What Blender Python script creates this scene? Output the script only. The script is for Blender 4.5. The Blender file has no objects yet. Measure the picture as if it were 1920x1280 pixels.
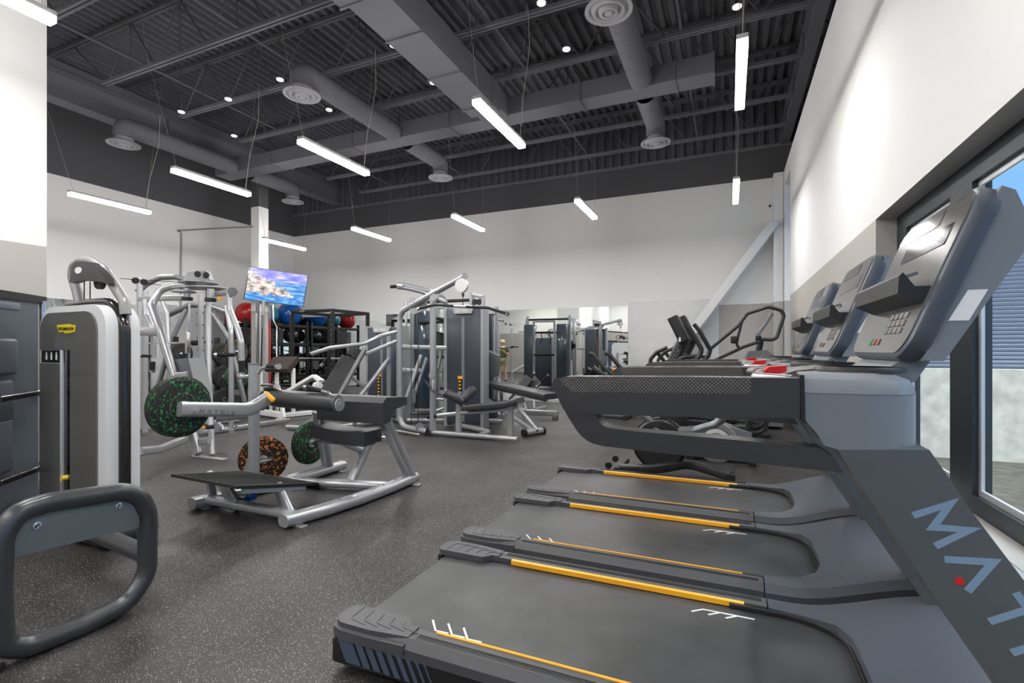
import bpy, bmesh, math, random
from mathutils import Vector, Matrix
random.seed(7)
V = Vector
PI = math.pi
sc = bpy.context.scene
COL = sc.collection

# ---------------------------------------------------------------- camera
F, HC, HY = 930.0, 1.3, 656.0            # focal length in px, eye height, horizon row
YAW = math.atan(407 / 930.0)
SN, CS = math.sin(YAW), math.cos(YAW)
cam_d = bpy.data.cameras.new('camera')
cam_d.sensor_width = 36.0
cam_d.lens = 36.0 * F / 1920.0
cam_d.shift_y = (HY - 640.0) / 1920.0
cam_d.clip_start = 0.05
cam = bpy.data.objects.new('camera', cam_d)
COL.objects.link(cam)
cam.location = (0, 0, HC)
cam.rotation_euler = (PI / 2, 0, YAW)
sc.camera = cam

# ---------------------------------------------------------------- exposure, world
vs = sc.view_settings
vs.view_transform = 'Standard'
vs.look = 'None'
vs.gamma = 1.0
vs.use_curve_mapping = False
vs.exposure = 1.08

world = bpy.data.worlds.new('daylight_sky')
sc.world = world
world.use_nodes = True
wn, wl = world.node_tree.nodes, world.node_tree.links
wn.clear()
w_out = wn.new('ShaderNodeOutputWorld')
w_bg = wn.new('ShaderNodeBackground')
w_tc = wn.new('ShaderNodeTexCoord')
w_noise = wn.new('ShaderNodeTexNoise')
w_noise.inputs['Scale'].default_value = 5.0
w_noise.inputs['Detail'].default_value = 6.0
w_ramp = wn.new('ShaderNodeValToRGB')
w_ramp.color_ramp.elements[0].position = 0.48
w_ramp.color_ramp.elements[0].color = (0.26, 0.52, 0.95, 1)
w_ramp.color_ramp.elements[1].position = 0.72
w_ramp.color_ramp.elements[1].color = (1.0, 1.0, 1.0, 1)
wl.new(w_tc.outputs['Generated'], w_noise.inputs['Vector'])
wl.new(w_noise.outputs['Fac'], w_ramp.inputs['Fac'])
w_sep = wn.new('ShaderNodeSeparateXYZ')
wl.new(w_tc.outputs['Generated'], w_sep.inputs[0])
w_mr = wn.new('ShaderNodeMapRange')              # unseen overhead sky brightened for more daylight indoors, clear blue lower down
w_mr.interpolation_type = 'SMOOTHSTEP'
w_mr.inputs['From Min'].default_value = 0.45
w_mr.inputs['From Max'].default_value = 0.75
w_mr.inputs['To Min'].default_value = 0.55
w_mr.inputs['To Max'].default_value = 4.0
wl.new(w_sep.outputs['Z'], w_mr.inputs['Value'])
wl.new(w_mr.outputs['Result'], w_bg.inputs['Strength'])
w_m2 = wn.new('ShaderNodeMapRange')
w_m2.inputs['From Min'].default_value = 0.45
w_m2.inputs['From Max'].default_value = 0.6
wl.new(w_sep.outputs['Z'], w_m2.inputs['Value'])
w_mix = wn.new('ShaderNodeMix')
w_mix.data_type = 'RGBA'
w_mix.inputs[7].default_value = (0.93, 0.97, 1.0, 1)
wl.new(w_m2.outputs['Result'], w_mix.inputs[0])
wl.new(w_ramp.outputs['Color'], w_mix.inputs[6])
wl.new(w_mix.outputs[2], w_bg.inputs['Color'])
wl.new(w_bg.outputs['Background'], w_out.inputs['Surface'])

sun_d = bpy.data.lights.new('sun', 'SUN')
sun_d.energy = 1.6
sun_d.angle = math.radians(12)
sun = bpy.data.objects.new('sun', sun_d)
COL.objects.link(sun)
sun.rotation_euler = (math.radians(48), 0, math.radians(4))   # high behind the camera, along the window wall

# ---------------------------------------------------------------- helpers
def at(px, py, Y=None, X=None, z=None):
    """the point of the plane Y, X or z = const that lies on the sight line of a photo pixel"""
    u = (px - 960) / F
    v = (HY - py) / F
    dx, dy = -SN + CS * u, CS + SN * u
    t = Y / dy if Y is not None else X / dx if X is not None else (z - HC) / v
    return V((t * dx, t * dy, HC + v * t))


def srgb(r, g, b):
    f = lambda c: c / 255 / 12.92 if c / 255 <= 0.04045 else ((c / 255 + 0.055) / 1.055) ** 2.4
    return (f(r), f(g), f(b), 1)


MATS = {}


def mat(name, col, rough=0.5, metal=0.0, emit=None, es=0.0, noise=None, bump=0.0, bscale=60, coat=0.0, spec=None, trans=0.0):
    if name in MATS:
        return MATS[name]
    m = bpy.data.materials.new(name)
    m.use_nodes = True
    n, l = m.node_tree.nodes, m.node_tree.links
    b = n['Principled BSDF']
    c = srgb(*col)
    b.inputs['Base Color'].default_value = c
    b.inputs['Roughness'].default_value = rough
    b.inputs['Metallic'].default_value = metal
    b.inputs['Coat Weight'].default_value = coat
    b.inputs['Transmission Weight'].default_value = trans
    if spec is not None:
        b.inputs['Specular IOR Level'].default_value = spec
    if emit:
        b.inputs['Emission Color'].default_value = srgb(*emit)
        b.inputs['Emission Strength'].default_value = es
    tc = None
    if noise:                                  # (scale, amount) soft brightness variation
        tc = n.new('ShaderNodeTexCoord')
        t = n.new('ShaderNodeTexNoise')
        t.inputs['Scale'].default_value = noise[0]
        t.inputs['Detail'].default_value = 5
        l.new(tc.outputs['Object'], t.inputs['Vector'])
        mr = n.new('ShaderNodeMapRange')
        mr.inputs['From Min'].default_value = 0.3
        mr.inputs['From Max'].default_value = 0.7
        mr.inputs['To Min'].default_value = 1 - noise[1]
        mr.inputs['To Max'].default_value = 1 + noise[1]
        l.new(t.outputs['Fac'], mr.inputs['Value'])
        mx = n.new('ShaderNodeMix')
        mx.data_type = 'RGBA'
        mx.blend_type = 'MULTIPLY'
        mx.inputs[0].default_value = 1
        mx.inputs[6].default_value = c
        l.new(mr.outputs['Result'], mx.inputs[7])
        l.new(mx.outputs[2], b.inputs['Base Color'])
    if bump:
        tc = tc or n.new('ShaderNodeTexCoord')
        t = n.new('ShaderNodeTexNoise')
        t.inputs['Scale'].default_value = bscale
        t.inputs['Detail'].default_value = 3
        l.new(tc.outputs['Object'], t.inputs['Vector'])
        bp = n.new('ShaderNodeBump')
        bp.inputs['Strength'].default_value = bump
        bp.inputs['Distance'].default_value = 0.002
        l.new(t.outputs['Fac'], bp.inputs['Height'])
        l.new(bp.outputs['Normal'], b.inputs['Normal'])
    MATS[name] = m
    return m


def fillet(pts, r, n=5, closed=False):
    pts = [V(p) for p in pts]
    if r <= 0:
        return pts
    out = []
    N = len(pts)
    for i, p in enumerate(pts):
        if not closed and (i == 0 or i == N - 1):
            out.append(p)
            continue
        a, b = pts[(i - 1) % N], pts[(i + 1) % N]
        da, db = (a - p), (b - p)
        la, lb = da.length, db.length
        if la < 1e-6 or lb < 1e-6:
            continue
        da /= la
        db /= lb
        ang = da.angle(db)
        if ang > PI - 0.05:
            out.append(p)
            continue
        d = min(r / math.tan(ang / 2), la * 0.49, lb * 0.49)
        s, e = p + da * d, p + db * d
        for k in range(n + 1):
            t = k / n
            out.append(s * (1 - t) ** 2 + p * 2 * t * (1 - t) + e * t ** 2)
    return out


def circ(r, n=14, r2=None):
    r2 = r2 or r
    return [(r * math.cos(2 * PI * k / n), r2 * math.sin(2 * PI * k / n)) for k in range(n)]


def rrect(w, h, c=0.008, n=3):
    o = []
    c = min(c, w / 2 * .99, h / 2 * .99)
    for sx, sy, a0 in ((1, 1, 0), (-1, 1, 90), (-1, -1, 180), (1, -1, 270)):
        for k in range(n + 1):
            a = math.radians(a0 + 90 * k / n)
            o.append((sx * (w / 2 - c) + c * math.cos(a), sy * (h / 2 - c) + c * math.sin(a)))
    return o


class MB:
    def __init__(s):
        s.bm = bmesh.new()

    def poly(s, vs_, fs):
        v = [s.bm.verts.new(p) for p in vs_]
        for f in fs:
            try:
                s.bm.faces.new([v[i] for i in f])
            except ValueError:
                pass
        return s

    def box(s, c, size, rot=None, bev=0.0, seg=2):
        t = bmesh.new()
        bmesh.ops.create_cube(t, size=1.0)
        for v in t.verts:
            v.co = V((v.co.x * size[0], v.co.y * size[1], v.co.z * size[2]))
        if bev:
            bmesh.ops.bevel(t, geom=t.edges[:], offset=min(bev, min(size) * .49), segments=seg, affect='EDGES', profile=0.5)
        M = Matrix.Translation(V(c))
        if rot is not None:
            M = M @ (rot if isinstance(rot, Matrix) else rot)
        s.merge(t, M)
        return s

    def bx(s, x0, x1, y0, y1, z0, z1, bev=0.0):
        return s.box(((x0 + x1) / 2, (y0 + y1) / 2, (z0 + z1) / 2), (abs(x1 - x0), abs(y1 - y0), abs(z1 - z0)), bev=bev)

    def merge(s, t, M=Matrix()):
        t.verts.ensure_lookup_table()
        m = {}
        for v in t.verts:
            m[v] = s.bm.verts.new(M @ v.co)
        for f in t.faces:
            try:
                s.bm.faces.new([m[v] for v in f.verts])
            except ValueError:
                pass
        t.free()

    def sweep(s, pts, sec, up=(0, 0, 1), closed=False, cap=True, scale=None):
        pts = [V(p) for p in pts]
        P = [pts[0]]
        for p in pts[1:]:
            if (p - P[-1]).length > 1e-5:
                P.append(p)
        if closed and (P[0] - P[-1]).length < 1e-5:
            P.pop()
        n = len(P)
        if n < 2:
            return s
        T = []
        for i in range(n):
            a = P[i - 1] if (i > 0 or closed) else P[i]
            b = P[(i + 1) % n] if (i < n - 1 or closed) else P[i]
            T.append((b - a).normalized())
        u = V(up)
        if abs(T[0].dot(u.normalized())) > 0.95:
            u = V((1, 0, 0)) if abs(T[0].x) < 0.9 else V((0, 1, 0))
        w = (u - T[0] * u.dot(T[0])).normalized()
        rings = []
        for i in range(n):
            if i:
                w = (w - T[i] * w.dot(T[i]))
                if w.length < 1e-6:
                    w = T[i].orthogonal()
                w.normalize()
            sd = T[i].cross(w)
            k = scale(i / (n - 1)) if scale else 1.0
            rings.append([s.bm.verts.new(P[i] + sd * (a * k) + w * (b * k)) for a, b in sec])
        m = len(sec)
        for i in range(n if closed else n - 1):
            A, B = rings[i], rings[(i + 1) % n]
            off = 0
            if closed and i == n - 1:
                off = min(range(m), key=lambda o: (A[0].co - B[o].co).length)
            for j in range(m):
                try:
                    s.bm.faces.new((A[j], A[(j + 1) % m], B[(j + 1 + off) % m], B[(j + off) % m]))
                except ValueError:
                    pass
        if cap and not closed:
            s.bm.faces.new(rings[0][::-1])
            s.bm.faces.new(rings[-1])
        return s

    def tube(s, pts, r, fil=0.0, seg=14, closed=False, cap=True):
        return s.sweep(fillet(pts, fil, closed=closed), circ(r, seg), closed=closed, cap=cap)

    def bar(s, pts, w, h, fil=0.0, up=(0, 0, 1), c=0.008, closed=False):
        return s.sweep(fillet(pts, fil, closed=closed), rrect(w, h, c), up=up, closed=closed)

    def cyl(s, a, b, r, r2=None, seg=20):
        a, b = V(a), V(b)
        r2 = r if r2 is None else r2
        return s.lathe([(0, 0), (r, 0), (r2, (b - a).length), (0, (b - a).length)], a, b - a, seg)

    def lathe(s, prof, o, ax=(0, 0, 1), seg=24):
        q = V((0, 0, 1)).rotation_difference(V(ax).normalized()).to_matrix()
        o = V(o)
        rings = []
        for r, h in prof:
            if r < 1e-6:
                rings.append([s.bm.verts.new(o + q @ V((0, 0, h)))])
            else:
                rings.append([s.bm.verts.new(o + q @ V((r * math.cos(2 * PI * k / seg), r * math.sin(2 * PI * k / seg), h))) for k in range(seg)])
        for A, B in zip(rings, rings[1:]):
            for k in range(seg):
                a0, a1 = A[k % len(A)], A[(k + 1) % len(A)]
                b0, b1 = B[k % len(B)], B[(k + 1) % len(B)]
                f = []
                for x in (a0, a1, b1, b0):
                    if x not in f:
                        f.append(x)
                if len(f) > 2:
                    try:
                        s.bm.faces.new(f)
                    except ValueError:
                        pass
        return s

    def ball(s, c, r, seg=20, sc_=(1, 1, 1)):
        t = bmesh.new()
        bmesh.ops.create_uvsphere(t, u_segments=seg, v_segments=max(6, seg // 2), radius=r)
        s.merge(t, Matrix.Translation(V(c)) @ Matrix.Diagonal((*sc_, 1)))
        return s

    def prism(s, poly, ax, a, b, bev=0.0, seg=2):
        """extrude a 2-D outline along axis x, y or z from a to b"""
        f = {'x': lambda p, t: V((t, p[0], p[1])), 'y': lambda p, t: V((p[0], t, p[1])), 'z': lambda p, t: V((p[0], p[1], t))}[ax]
        t = bmesh.new()
        A = [t.verts.new(f(p, a)) for p in poly]
        B = [t.verts.new(f(p, b)) for p in poly]
        n = len(poly)
        t.faces.new(A)
        t.faces.new(B[::-1])
        for i in range(n):
            t.faces.new((A[i], B[i], B[(i + 1) % n], A[(i + 1) % n]))
        if bev:
            es = [e for e in t.edges if len(e.link_faces) == 2 and e.calc_face_angle(0) > 0.6]
            bmesh.ops.bevel(t, geom=es, offset=bev, segments=seg, affect='EDGES', profile=0.5, clamp_overlap=True)
        s.merge(t)
        return s

    def plate(s, poly3, th):
        """a flat polygon in space given a thickness"""
        P = [V(p) for p in poly3]
        n = (P[1] - P[0]).cross(P[2] - P[0]).normalized() * th / 2
        N = len(P)
        vs_ = [p + n for p in P] + [p - n for p in P]
        return s.poly(vs_, [list(range(N)), list(range(2 * N - 1, N - 1, -1))] + [(i, i + N, (i + 1) % N + N, (i + 1) % N) for i in range(N)])

    def strokes(s, lines, o, ud, vd, w, th=0.002):
        """flat raised letter strokes: 2-D polylines in the frame o + u*ud + v*vd"""
        o, ud, vd = V(o), V(ud), V(vd)
        nn = ud.cross(vd).normalized()
        k = ud.length
        for ln in lines:
            pts = [V((a, b)) for a, b in ln]
            L, R = [], []
            for i, p in enumerate(pts):
                d0 = (p - pts[i - 1]).normalized() if i else None
                d1 = (pts[i + 1] - p).normalized() if i < len(pts) - 1 else None
                if d0 is None: d0 = d1
                if d1 is None: d1 = d0
                t = (d0 + d1)
                if t.length < 1e-4: t = d1
                t.normalize()
                nrm = V((-t.y, t.x))
                m = w / 2 / max(0.35, abs(nrm.dot(V((-d1.y, d1.x)))))
                L.append(p + nrm * m)
                R.append(p - nrm * m)
            for i in range(len(pts) - 1):
                q = [L[i], R[i], R[i + 1], L[i + 1]]
                vs_ = [o + ud * a.x + vd * a.y + nn * th for a in q] + [o + ud * a.x + vd * a.y for a in q]
                s.poly(vs_, [(0, 1, 2, 3), (4, 7, 6, 5), (0, 4, 5, 1), (1, 5, 6, 2), (2, 6, 7, 3), (3, 7, 4, 0)])
        return s

    def build(s, name, m, parent=None, sharp=38, kind=None, world=False, label=None):
        bm = s.bm
        if parent is not None and world:
            r = parent
            while r.parent:
                r = r.parent
            Mi = (Matrix.Translation(r.location) @ r.rotation_euler.to_matrix().to_4x4()).inverted()
            for v in bm.verts:
                v.co = Mi @ v.co
        bmesh.ops.recalc_face_normals(bm, faces=bm.faces[:])
        ca = math.radians(sharp)
        for f in bm.faces:
            f.smooth = True
        for e in bm.edges:
            if len(e.link_faces) == 2:
                e.smooth = e.calc_face_angle(0) < ca
        me = bpy.data.meshes.new(name)
        bm.to_mesh(me)
        bm.free()
        if m is not None:
            me.materials.append(m)
        o = bpy.data.objects.new(name, me)
        COL.objects.link(o)
        if parent is not None:
            o.parent = parent
        if kind:
            o['kind'] = kind
        if label:
            o['label'] = label
        return o


def tag(o, label, cat, group=None):
    o['label'] = label
    o['category'] = cat
    if group:
        o['group'] = group
    return o


def thing(name, loc, label, cat, group=None, rz=0.0):
    o = bpy.data.objects.new(name, None)
    o.empty_display_size = 0.2
    COL.objects.link(o)
    o.location = loc
    o.rotation_euler = (0, 0, rz)
    return tag(o, label, cat, group)


KIDS = {}


def copy_tree(o, loc=None, rz=None, label=None, parent=None):
    kids = [c for c in bpy.data.objects if c.parent == o]
    c = o.copy()
    COL.objects.link(c)
    if parent is not None:
        c.parent = parent
    if loc is not None:
        c.location = loc
    if rz is not None:
        c.rotation_euler = (0, 0, rz)
    if label:
        c['label'] = label
    for k in kids:
        copy_tree(k, parent=c)
    return c


FONT = {  # stroke letters on a 0..1 box (wide), used for the raised writing
    'M': [[(0, 0), (.08, 1), (.5, .25), (.92, 1), (1, 0)]],
    'A': [[(0, 0), (.5, 1), (1, 0)]],
    'T': [[(0, 1), (1, 1)], [(.5, .93), (.5, 0)]],
    'R': [[(0, 0), (0, 1), (.8, 1), (.95, .8), (.95, .6), (.8, .45), (0, .45)], [(.5, .42), (1, 0)]],
    'I': [[(.1, 0), (.1, 1)]],
    'X': [[(0, 0), (1, 1)], [(0, 1), (1, 0)]],
}
WID = {'I': .2}


def word(mb, txt, o, ud, vd, size, gap=.28, w=.16, th=.0015):
    """write txt from o along ud, letters `size` high"""
    o, ud, vd = V(o), V(ud).normalized(), V(vd).normalized()
    x = 0
    for ch in txt:
        wl_ = WID.get(ch, 1.0)
        mb.strokes([[(a * 1.0, b) for a, b in ln] for ln in FONT[ch]], o + ud * x, ud * size, vd * size, w, th)
        x += (wl_ + gap) * size
    return mb


# ---------------------------------------------------------------- materials
M_steel = mat('silver_frame_paint', (176, 178, 182), 0.3, 0.5)
M_steel_d = mat('grey_frame_paint', (124, 126, 130), 0.36, 0.5)
M_white = mat('white_frame_paint', (225, 225, 224), 0.35)
M_chrome = mat('chrome', (225, 225, 228), 0.12, 1.0)
M_black = mat('black_plastic', (26, 26, 28), 0.45)
M_rub = mat('black_rubber', (22, 22, 23), 0.75, bump=.3, bscale=200)
M_pad = mat('charcoal_upholstery', (58, 59, 63), 0.38, bump=.2, bscale=350)
M_padb = mat('black_upholstery', (28, 28, 30), 0.5, bump=.25, bscale=350)
M_yel = mat('amber_plastic', (255, 180, 40), 0.4)
M_red = mat('red_plastic', (200, 30, 30), 0.4)
M_blue = mat('blue_plastic', (20, 110, 200), 0.4)
M_blk_steel = mat('black_powder_coat', (30, 30, 31), 0.45, 0.2)
M_cable = mat('black_cable', (20, 20, 20), 0.5)
M_stack = mat('weight_stack_black', (22, 22, 24), 0.5, 0.3)
M_ceil = mat('charcoal_ceiling_paint', (84, 84, 89), 0.75)
M_duct = mat('grey_duct_paint', (104, 104, 110), 0.7)
# ================================================================= ROOM
XL, XR, YB, YF = -12.7, 1.01, 11.7, -3.6
ZB, ZD, ZW = 2.28, 4.89, 6.5


def wall_mat(name, split=True):
    """light grey paint above, warm grey band below 2.28 m, charcoal above 4.89 m"""
    m = bpy.data.materials.new(name)
    m.use_nodes = True
    n, l = m.node_tree.nodes, m.node_tree.links
    b = n['Principled BSDF']
    b.inputs['Roughness'].default_value = 0.85
    b.inputs['Specular IOR Level'].default_value = 0.2
    g = n.new('ShaderNodeNewGeometry')
    sp = n.new('ShaderNodeSeparateXYZ')
    l.new(g.outputs['Position'], sp.inputs[0])
    mr = n.new('ShaderNodeMath')
    mr.operation = 'DIVIDE'
    mr.inputs[1].default_value = 8.0
    l.new(sp.outputs['Z'], mr.inputs[0])
    cr = n.new('ShaderNodeValToRGB')
    cr.color_ramp.interpolation = 'CONSTANT'
    e = cr.color_ramp.elements
    e[0].position = 0
    e[0].color = srgb(176, 172, 168)
    e[1].position = ZB / 8
    e[1].color = srgb(224, 224, 223)
    k = e.new(ZD / 8)
    k.color = srgb(84, 84, 88)
    l.new(mr.outputs[0], cr.inputs['Fac'])
    l.new(cr.outputs['Color'], b.inputs['Base Color'])
    return m


M_wall = wall_mat('painted_wall')


def floor_mat():
    m = bpy.data.materials.new('speckled_rubber_floor')
    m.use_nodes = True
    n, l = m.node_tree.nodes, m.node_tree.links
    b = n['Principled BSDF']
    tc = n.new('ShaderNodeTexCoord')
    # white flecks of two sizes: small cells whose random value is rare
    def flecks(scale, thr, size):
        vo = n.new('ShaderNodeTexVoronoi')
        vo.inputs['Scale'].default_value = scale
        l.new(tc.outputs['Object'], vo.inputs['Vector'])
        a = n.new('ShaderNodeMath'); a.operation = 'LESS_THAN'; a.inputs[1].default_value = size
        l.new(vo.outputs['Distance'], a.inputs[0])
        sx = n.new('ShaderNodeSeparateColor')
        l.new(vo.outputs['Color'], sx.inputs[0])
        c = n.new('ShaderNodeMath'); c.operation = 'LESS_THAN'; c.inputs[1].default_value = thr
        l.new(sx.outputs[0], c.inputs[0])
        d = n.new('ShaderNodeMath'); d.operation = 'MULTIPLY'
        l.new(a.outputs[0], d.inputs[0]); l.new(c.outputs[0], d.inputs[1])
        return d
    f1, f2 = flecks(240, .24, .27), flecks(130, .10, .22)
    mx = n.new('ShaderNodeMath'); mx.operation = 'MAXIMUM'
    l.new(f1.outputs[0], mx.inputs[0]); l.new(f2.outputs[0], mx.inputs[1])
    no = n.new('ShaderNodeTexNoise')
    no.inputs['Scale'].default_value = 1.3
    no.inputs['Detail'].default_value = 6
    l.new(tc.outputs['Object'], no.inputs['Vector'])
    cr = n.new('ShaderNodeValToRGB')
    cr.color_ramp.elements[0].position = .3
    cr.color_ramp.elements[0].color = srgb(37, 35, 36)
    cr.color_ramp.elements[1].position = .7
    cr.color_ramp.elements[1].color = srgb(52, 49, 48)
    l.new(no.outputs['Fac'], cr.inputs['Fac'])
    mc = n.new('ShaderNodeMix'); mc.data_type = 'RGBA'
    l.new(mx.outputs[0], mc.inputs[0])
    l.new(cr.outputs['Color'], mc.inputs[6])
    mc.inputs[7].default_value = srgb(235, 230, 225)
    l.new(mc.outputs[2], b.inputs['Base Color'])
    n2 = n.new('ShaderNodeTexNoise'); n2.inputs['Scale'].default_value = 2.2; n2.inputs['Detail'].default_value = 3
    l.new(tc.outputs['Object'], n2.inputs['Vector'])
    r2 = n.new('ShaderNodeMapRange'); r2.inputs['To Min'].default_value = .38; r2.inputs['To Max'].default_value = .62
    l.new(n2.outputs['Fac'], r2.inputs['Value'])
    l.new(r2.outputs['Result'], b.inputs['Roughness'])
    return m


MB().bx(XL - .3, 1.4, YF - .3, YB + .3, -.12, 0).build('floor', floor_mat(), kind='structure')
MB().bx(XL - .2, 1.6, YB, YB + .2, 0, 5.57).build('wall_back', M_wall, kind='structure')
MB().bx(XL - .2, XL, YF - .2, YB + .25, 0, ZW).build('wall_left', M_wall, kind='structure')
MB().bx(XL - .2, 1.6, YF - .2, YF, 0, ZW).build('wall_front', M_wall, kind='structure')
MB().bx(-6.94, -5.95, YF + .001, 2.55, 0, ZW).build('wall_pier', M_wall, kind='structure')
w = MB()
w.bx(XR, 1.25, YF, 11.2, 4.58, ZD)
w.bx(XR, 1.25, YF, 10.2, ZB, 4.58)
w.bx(XR, 1.25, 4.51, 10.2, 0, ZB)
w.bx(XR, 1.25, YF, 4.51, 0, .47)
w.bx(XR, 1.25, YF, -3.0, .47, ZB)
w.bx(XR, 1.25, 11.2, YB, 0, ZD)
w.bx(XR, 1.25, 10.2, 11.2, 0, .3)
w.build('wall_right', M_wall, kind='structure')
MB().bx(1.6, 1.7, YF, YB, ZD - .3, ZW).build('wall_right_upper', M_ceil, kind='structure')
MB().bx(1.25, 1.6, YF, YB, ZD - .1, ZD - .02).build('wall_right_ledge', M_ceil, kind='structure')


def corr(mb, x0, x1, y0, y1, z, pitch, dep, vert=False):
    """trapezoid ribs running along y (or standing upright when vert)"""
    prof, x = [], x0
    while x < x1:
        prof += [(x, 0), (x + pitch * .38, 0), (x + pitch * .5, dep), (x + pitch * .88, dep)]
        x += pitch
    a, b = [], []
    for px_, d in prof:
        if vert:
            a.append(V((px_, y0 - d, z)))
            b.append(V((px_, y0 - d, y1)))
        else:
            a.append(V((px_, y0, z + d)))
            b.append(V((px_, y1, z + d)))
    N = len(a)
    mb.poly(a + b, [(i, i + 1, N + i + 1, N + i) for i in range(N - 1)])


c = MB()
corr(c, XL - .2, 1.7, YF - .2, YB + .2, ZW, .17, .06)
c.bx(XL - .2, 1.7, YF - .2, YB + .2, ZW + .09, ZW + .15)
c.build('ceiling', M_ceil, kind='structure', sharp=20)
c = MB()
corr(c, XL, 1.6, YB + .04, ZW, 5.57, .2, .05, vert=True)
c.bx(XL, 1.6, YB + .06, YB + .12, 5.57, ZW)
c.build('wall_back_upper', M_ceil, kind='structure', sharp=20)
MB().bx(XL, 1.2, YB - .05, YB, 5.53, 5.60).build('trim_1', M_duct, kind='structure')

# columns and brace
o = MB().bx(-11.08, -10.80, 8.85, 9.13, 0, 5.72).build('steel_column', M_wall)
tag(o, 'square white steel column left of the corner, carrying the tilted television', 'column')
o = MB().bx(.83, 1.0, 11.35, 11.69, 0, ZD).build('wall_column', M_wall, kind='structure')
o.name = 'trim_2'
b = MB()
p0, p1 = at(1452, 418, Y=11.4), at(1238, 702, Y=11.4)
b.bar([p0, p1], .17, .27, up=(0, 1, 0), c=.004)
tag(b.build('diagonal_brace', mat('brace_paint', (216, 216, 215), .7)), 'light grey diagonal steel brace against the back wall in the right corner', 'brace')

# mirrors and diamond plate
M_mirror = mat('mirror_glass', (232, 236, 235), 0.015, 1.0)


def diamond_mat():
    m = mat('diamond_plate', (205, 206, 208), .3, 1.0)
    n, l = m.node_tree.nodes, m.node_tree.links
    b = n['Principled BSDF']
    g = n.new('ShaderNodeNewGeometry')
    sp = n.new('ShaderNodeSeparateXYZ'); l.new(g.outputs['Position'], sp.inputs[0])
    ad = n.new('ShaderNodeMath'); ad.operation = 'ADD'
    l.new(sp.outputs['X'], ad.inputs[0]); l.new(sp.outputs['Y'], ad.inputs[1])
    def wave(sock, f, ph=0):
        k = n.new('ShaderNodeMath'); k.operation = 'MULTIPLY_ADD'
        k.inputs[1].default_value = f; k.inputs[2].default_value = ph
        l.new(sock, k.inputs[0])
        q = n.new('ShaderNodeMath'); q.operation = 'SINE'
        l.new(k.outputs[0], q.inputs[0])
        return q
    a, b2 = wave(ad.outputs[0], 2 * PI / .06), wave(sp.outputs['Z'], 2 * PI / .06)
    p = n.new('ShaderNodeMath'); p.operation = 'MULTIPLY'
    l.new(a.outputs[0], p.inputs[0]); l.new(b2.outputs[0], p.inputs[1])
    ab = n.new('ShaderNodeMath'); ab.operation = 'ABSOLUTE'; l.new(p.outputs[0], ab.inputs[0])
    pw = n.new('ShaderNodeMath'); pw.operation = 'POWER'; pw.inputs[1].default_value = 1.5; l.new(ab.outputs[0], pw.inputs[0])
    bp = n.new('ShaderNodeBump'); bp.inputs['Strength'].default_value = 1.0; bp.inputs['Distance'].default_value = .006
    l.new(pw.outputs[0], bp.inputs['Height']); l.new(bp.outputs['Normal'], b.inputs['Normal'])
    return m


M_dia = diamond_mat()
mb = MB()
mb.bx(-12.66, -2.16, YB - .012, YB - .004, .2, 2.33)
tag(mb.build('wall_mirror', M_mirror), 'wide frameless mirror covering the lower back wall', 'mirror')
tag(MB().bx(XL + .004, XL + .012, 2.2, 7.4, .2, 2.36).build('wall_mirror', M_mirror), 'tall mirror on the left wall behind the white weight tower', 'mirror')
tag(MB().bx(-12.66, -2.16, YB - .02, YB - .002, .0, .2).build('diamond_plate_skirting', M_dia), 'low diamond plate strip under the back wall mirror', 'metal panel')
tag(MB().bx(-2.15, -.2, YB - .02, YB - .002, .0, 2.42).build('diamond_plate_panel', M_dia), 'large bright diamond plate panel on the back wall right of the mirror', 'metal panel')
tag(MB().bx(XL + .002, XL + .02, 7.42, 9.3, .0, 2.42).build('diamond_plate_panel', M_dia), 'diamond plate panel on the left wall behind the plate racks', 'metal panel')

tag(MB().bx(XL + .004, XL + .012, 9.31, YB - .03, .2, 2.30).build('wall_mirror', M_mirror), 'mirror on the left wall behind the black ball rack', 'mirror')

# window frames, glass, sill
M_frame = mat('dark_anodised_frame', (60, 66, 70), .4, .5)
M_alu = mat('pale_aluminium', (205, 208, 212), .35, .4)
M_glass = mat('window_glass', (240, 248, 250), 0.0, trans=1.0)
M_glass.node_tree.nodes['Principled BSDF'].inputs['IOR'].default_value = 1.02
wf = MB()
X0, X1 = 1.14, 1.22
wf.bx(X0, X1, 4.30, 4.51, .47, ZB)
wf.bx(X0, X1, -3.0, 4.30, 2.16, ZB)
wf.bx(X0, X1, 3.27, 3.55, .47, 2.16)
wf.bx(X0, X1, .6, .8, .47, 2.16)
wf.bx(X0, X1, -2.0, -1.8, .47, 2.16)
wf.bx(X0 - .001, X1, -3.0, 4.30, .47, .56)
fr = wf.build('window_1', M_frame, kind='structure')
g = MB()
for y0, y1 in ((3.55, 4.30), (.8, 3.27), (-1.8, .6), (-3.0, -2.0)):  # window run lengthened behind the camera for more fill daylight
    g.bx(1.185, 1.191, y0, y1, .56, 2.16)
g.build('window_pane', M_glass, fr)
g = MB()
for y0, y1 in ((3.55, 4.30), (.8, 3.27), (-1.8, .6), (-3.0, -2.0)):
    g.bx(1.165, 1.18, y0, y0 + .03, .56, 2.16).bx(1.165, 1.18, y1 - .03, y1, .56, 2.16).bx(1.165, 1.18, y0 + .03, y1 - .03, .56, .59).bx(1.165, 1.18, y0 + .03, y1 - .03, 2.13, 2.16)
g.build('glazing_bead', M_alu, fr)
MB().bx(.97, 1.139, -3.0, 4.5, .44, .468, bev=.004).build('window_sill', M_alu, fr)
wf = MB()
wf.bx(1.19, 1.24, 10.2, 10.26, .3, 4.58).bx(1.19, 1.24, 11.14, 11.2, .3, 4.58).bx(1.19, 1.24, 10.26, 11.14, 4.5, 4.58).bx(1.19, 1.24, 10.26, 11.14, .3, .38)
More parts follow.
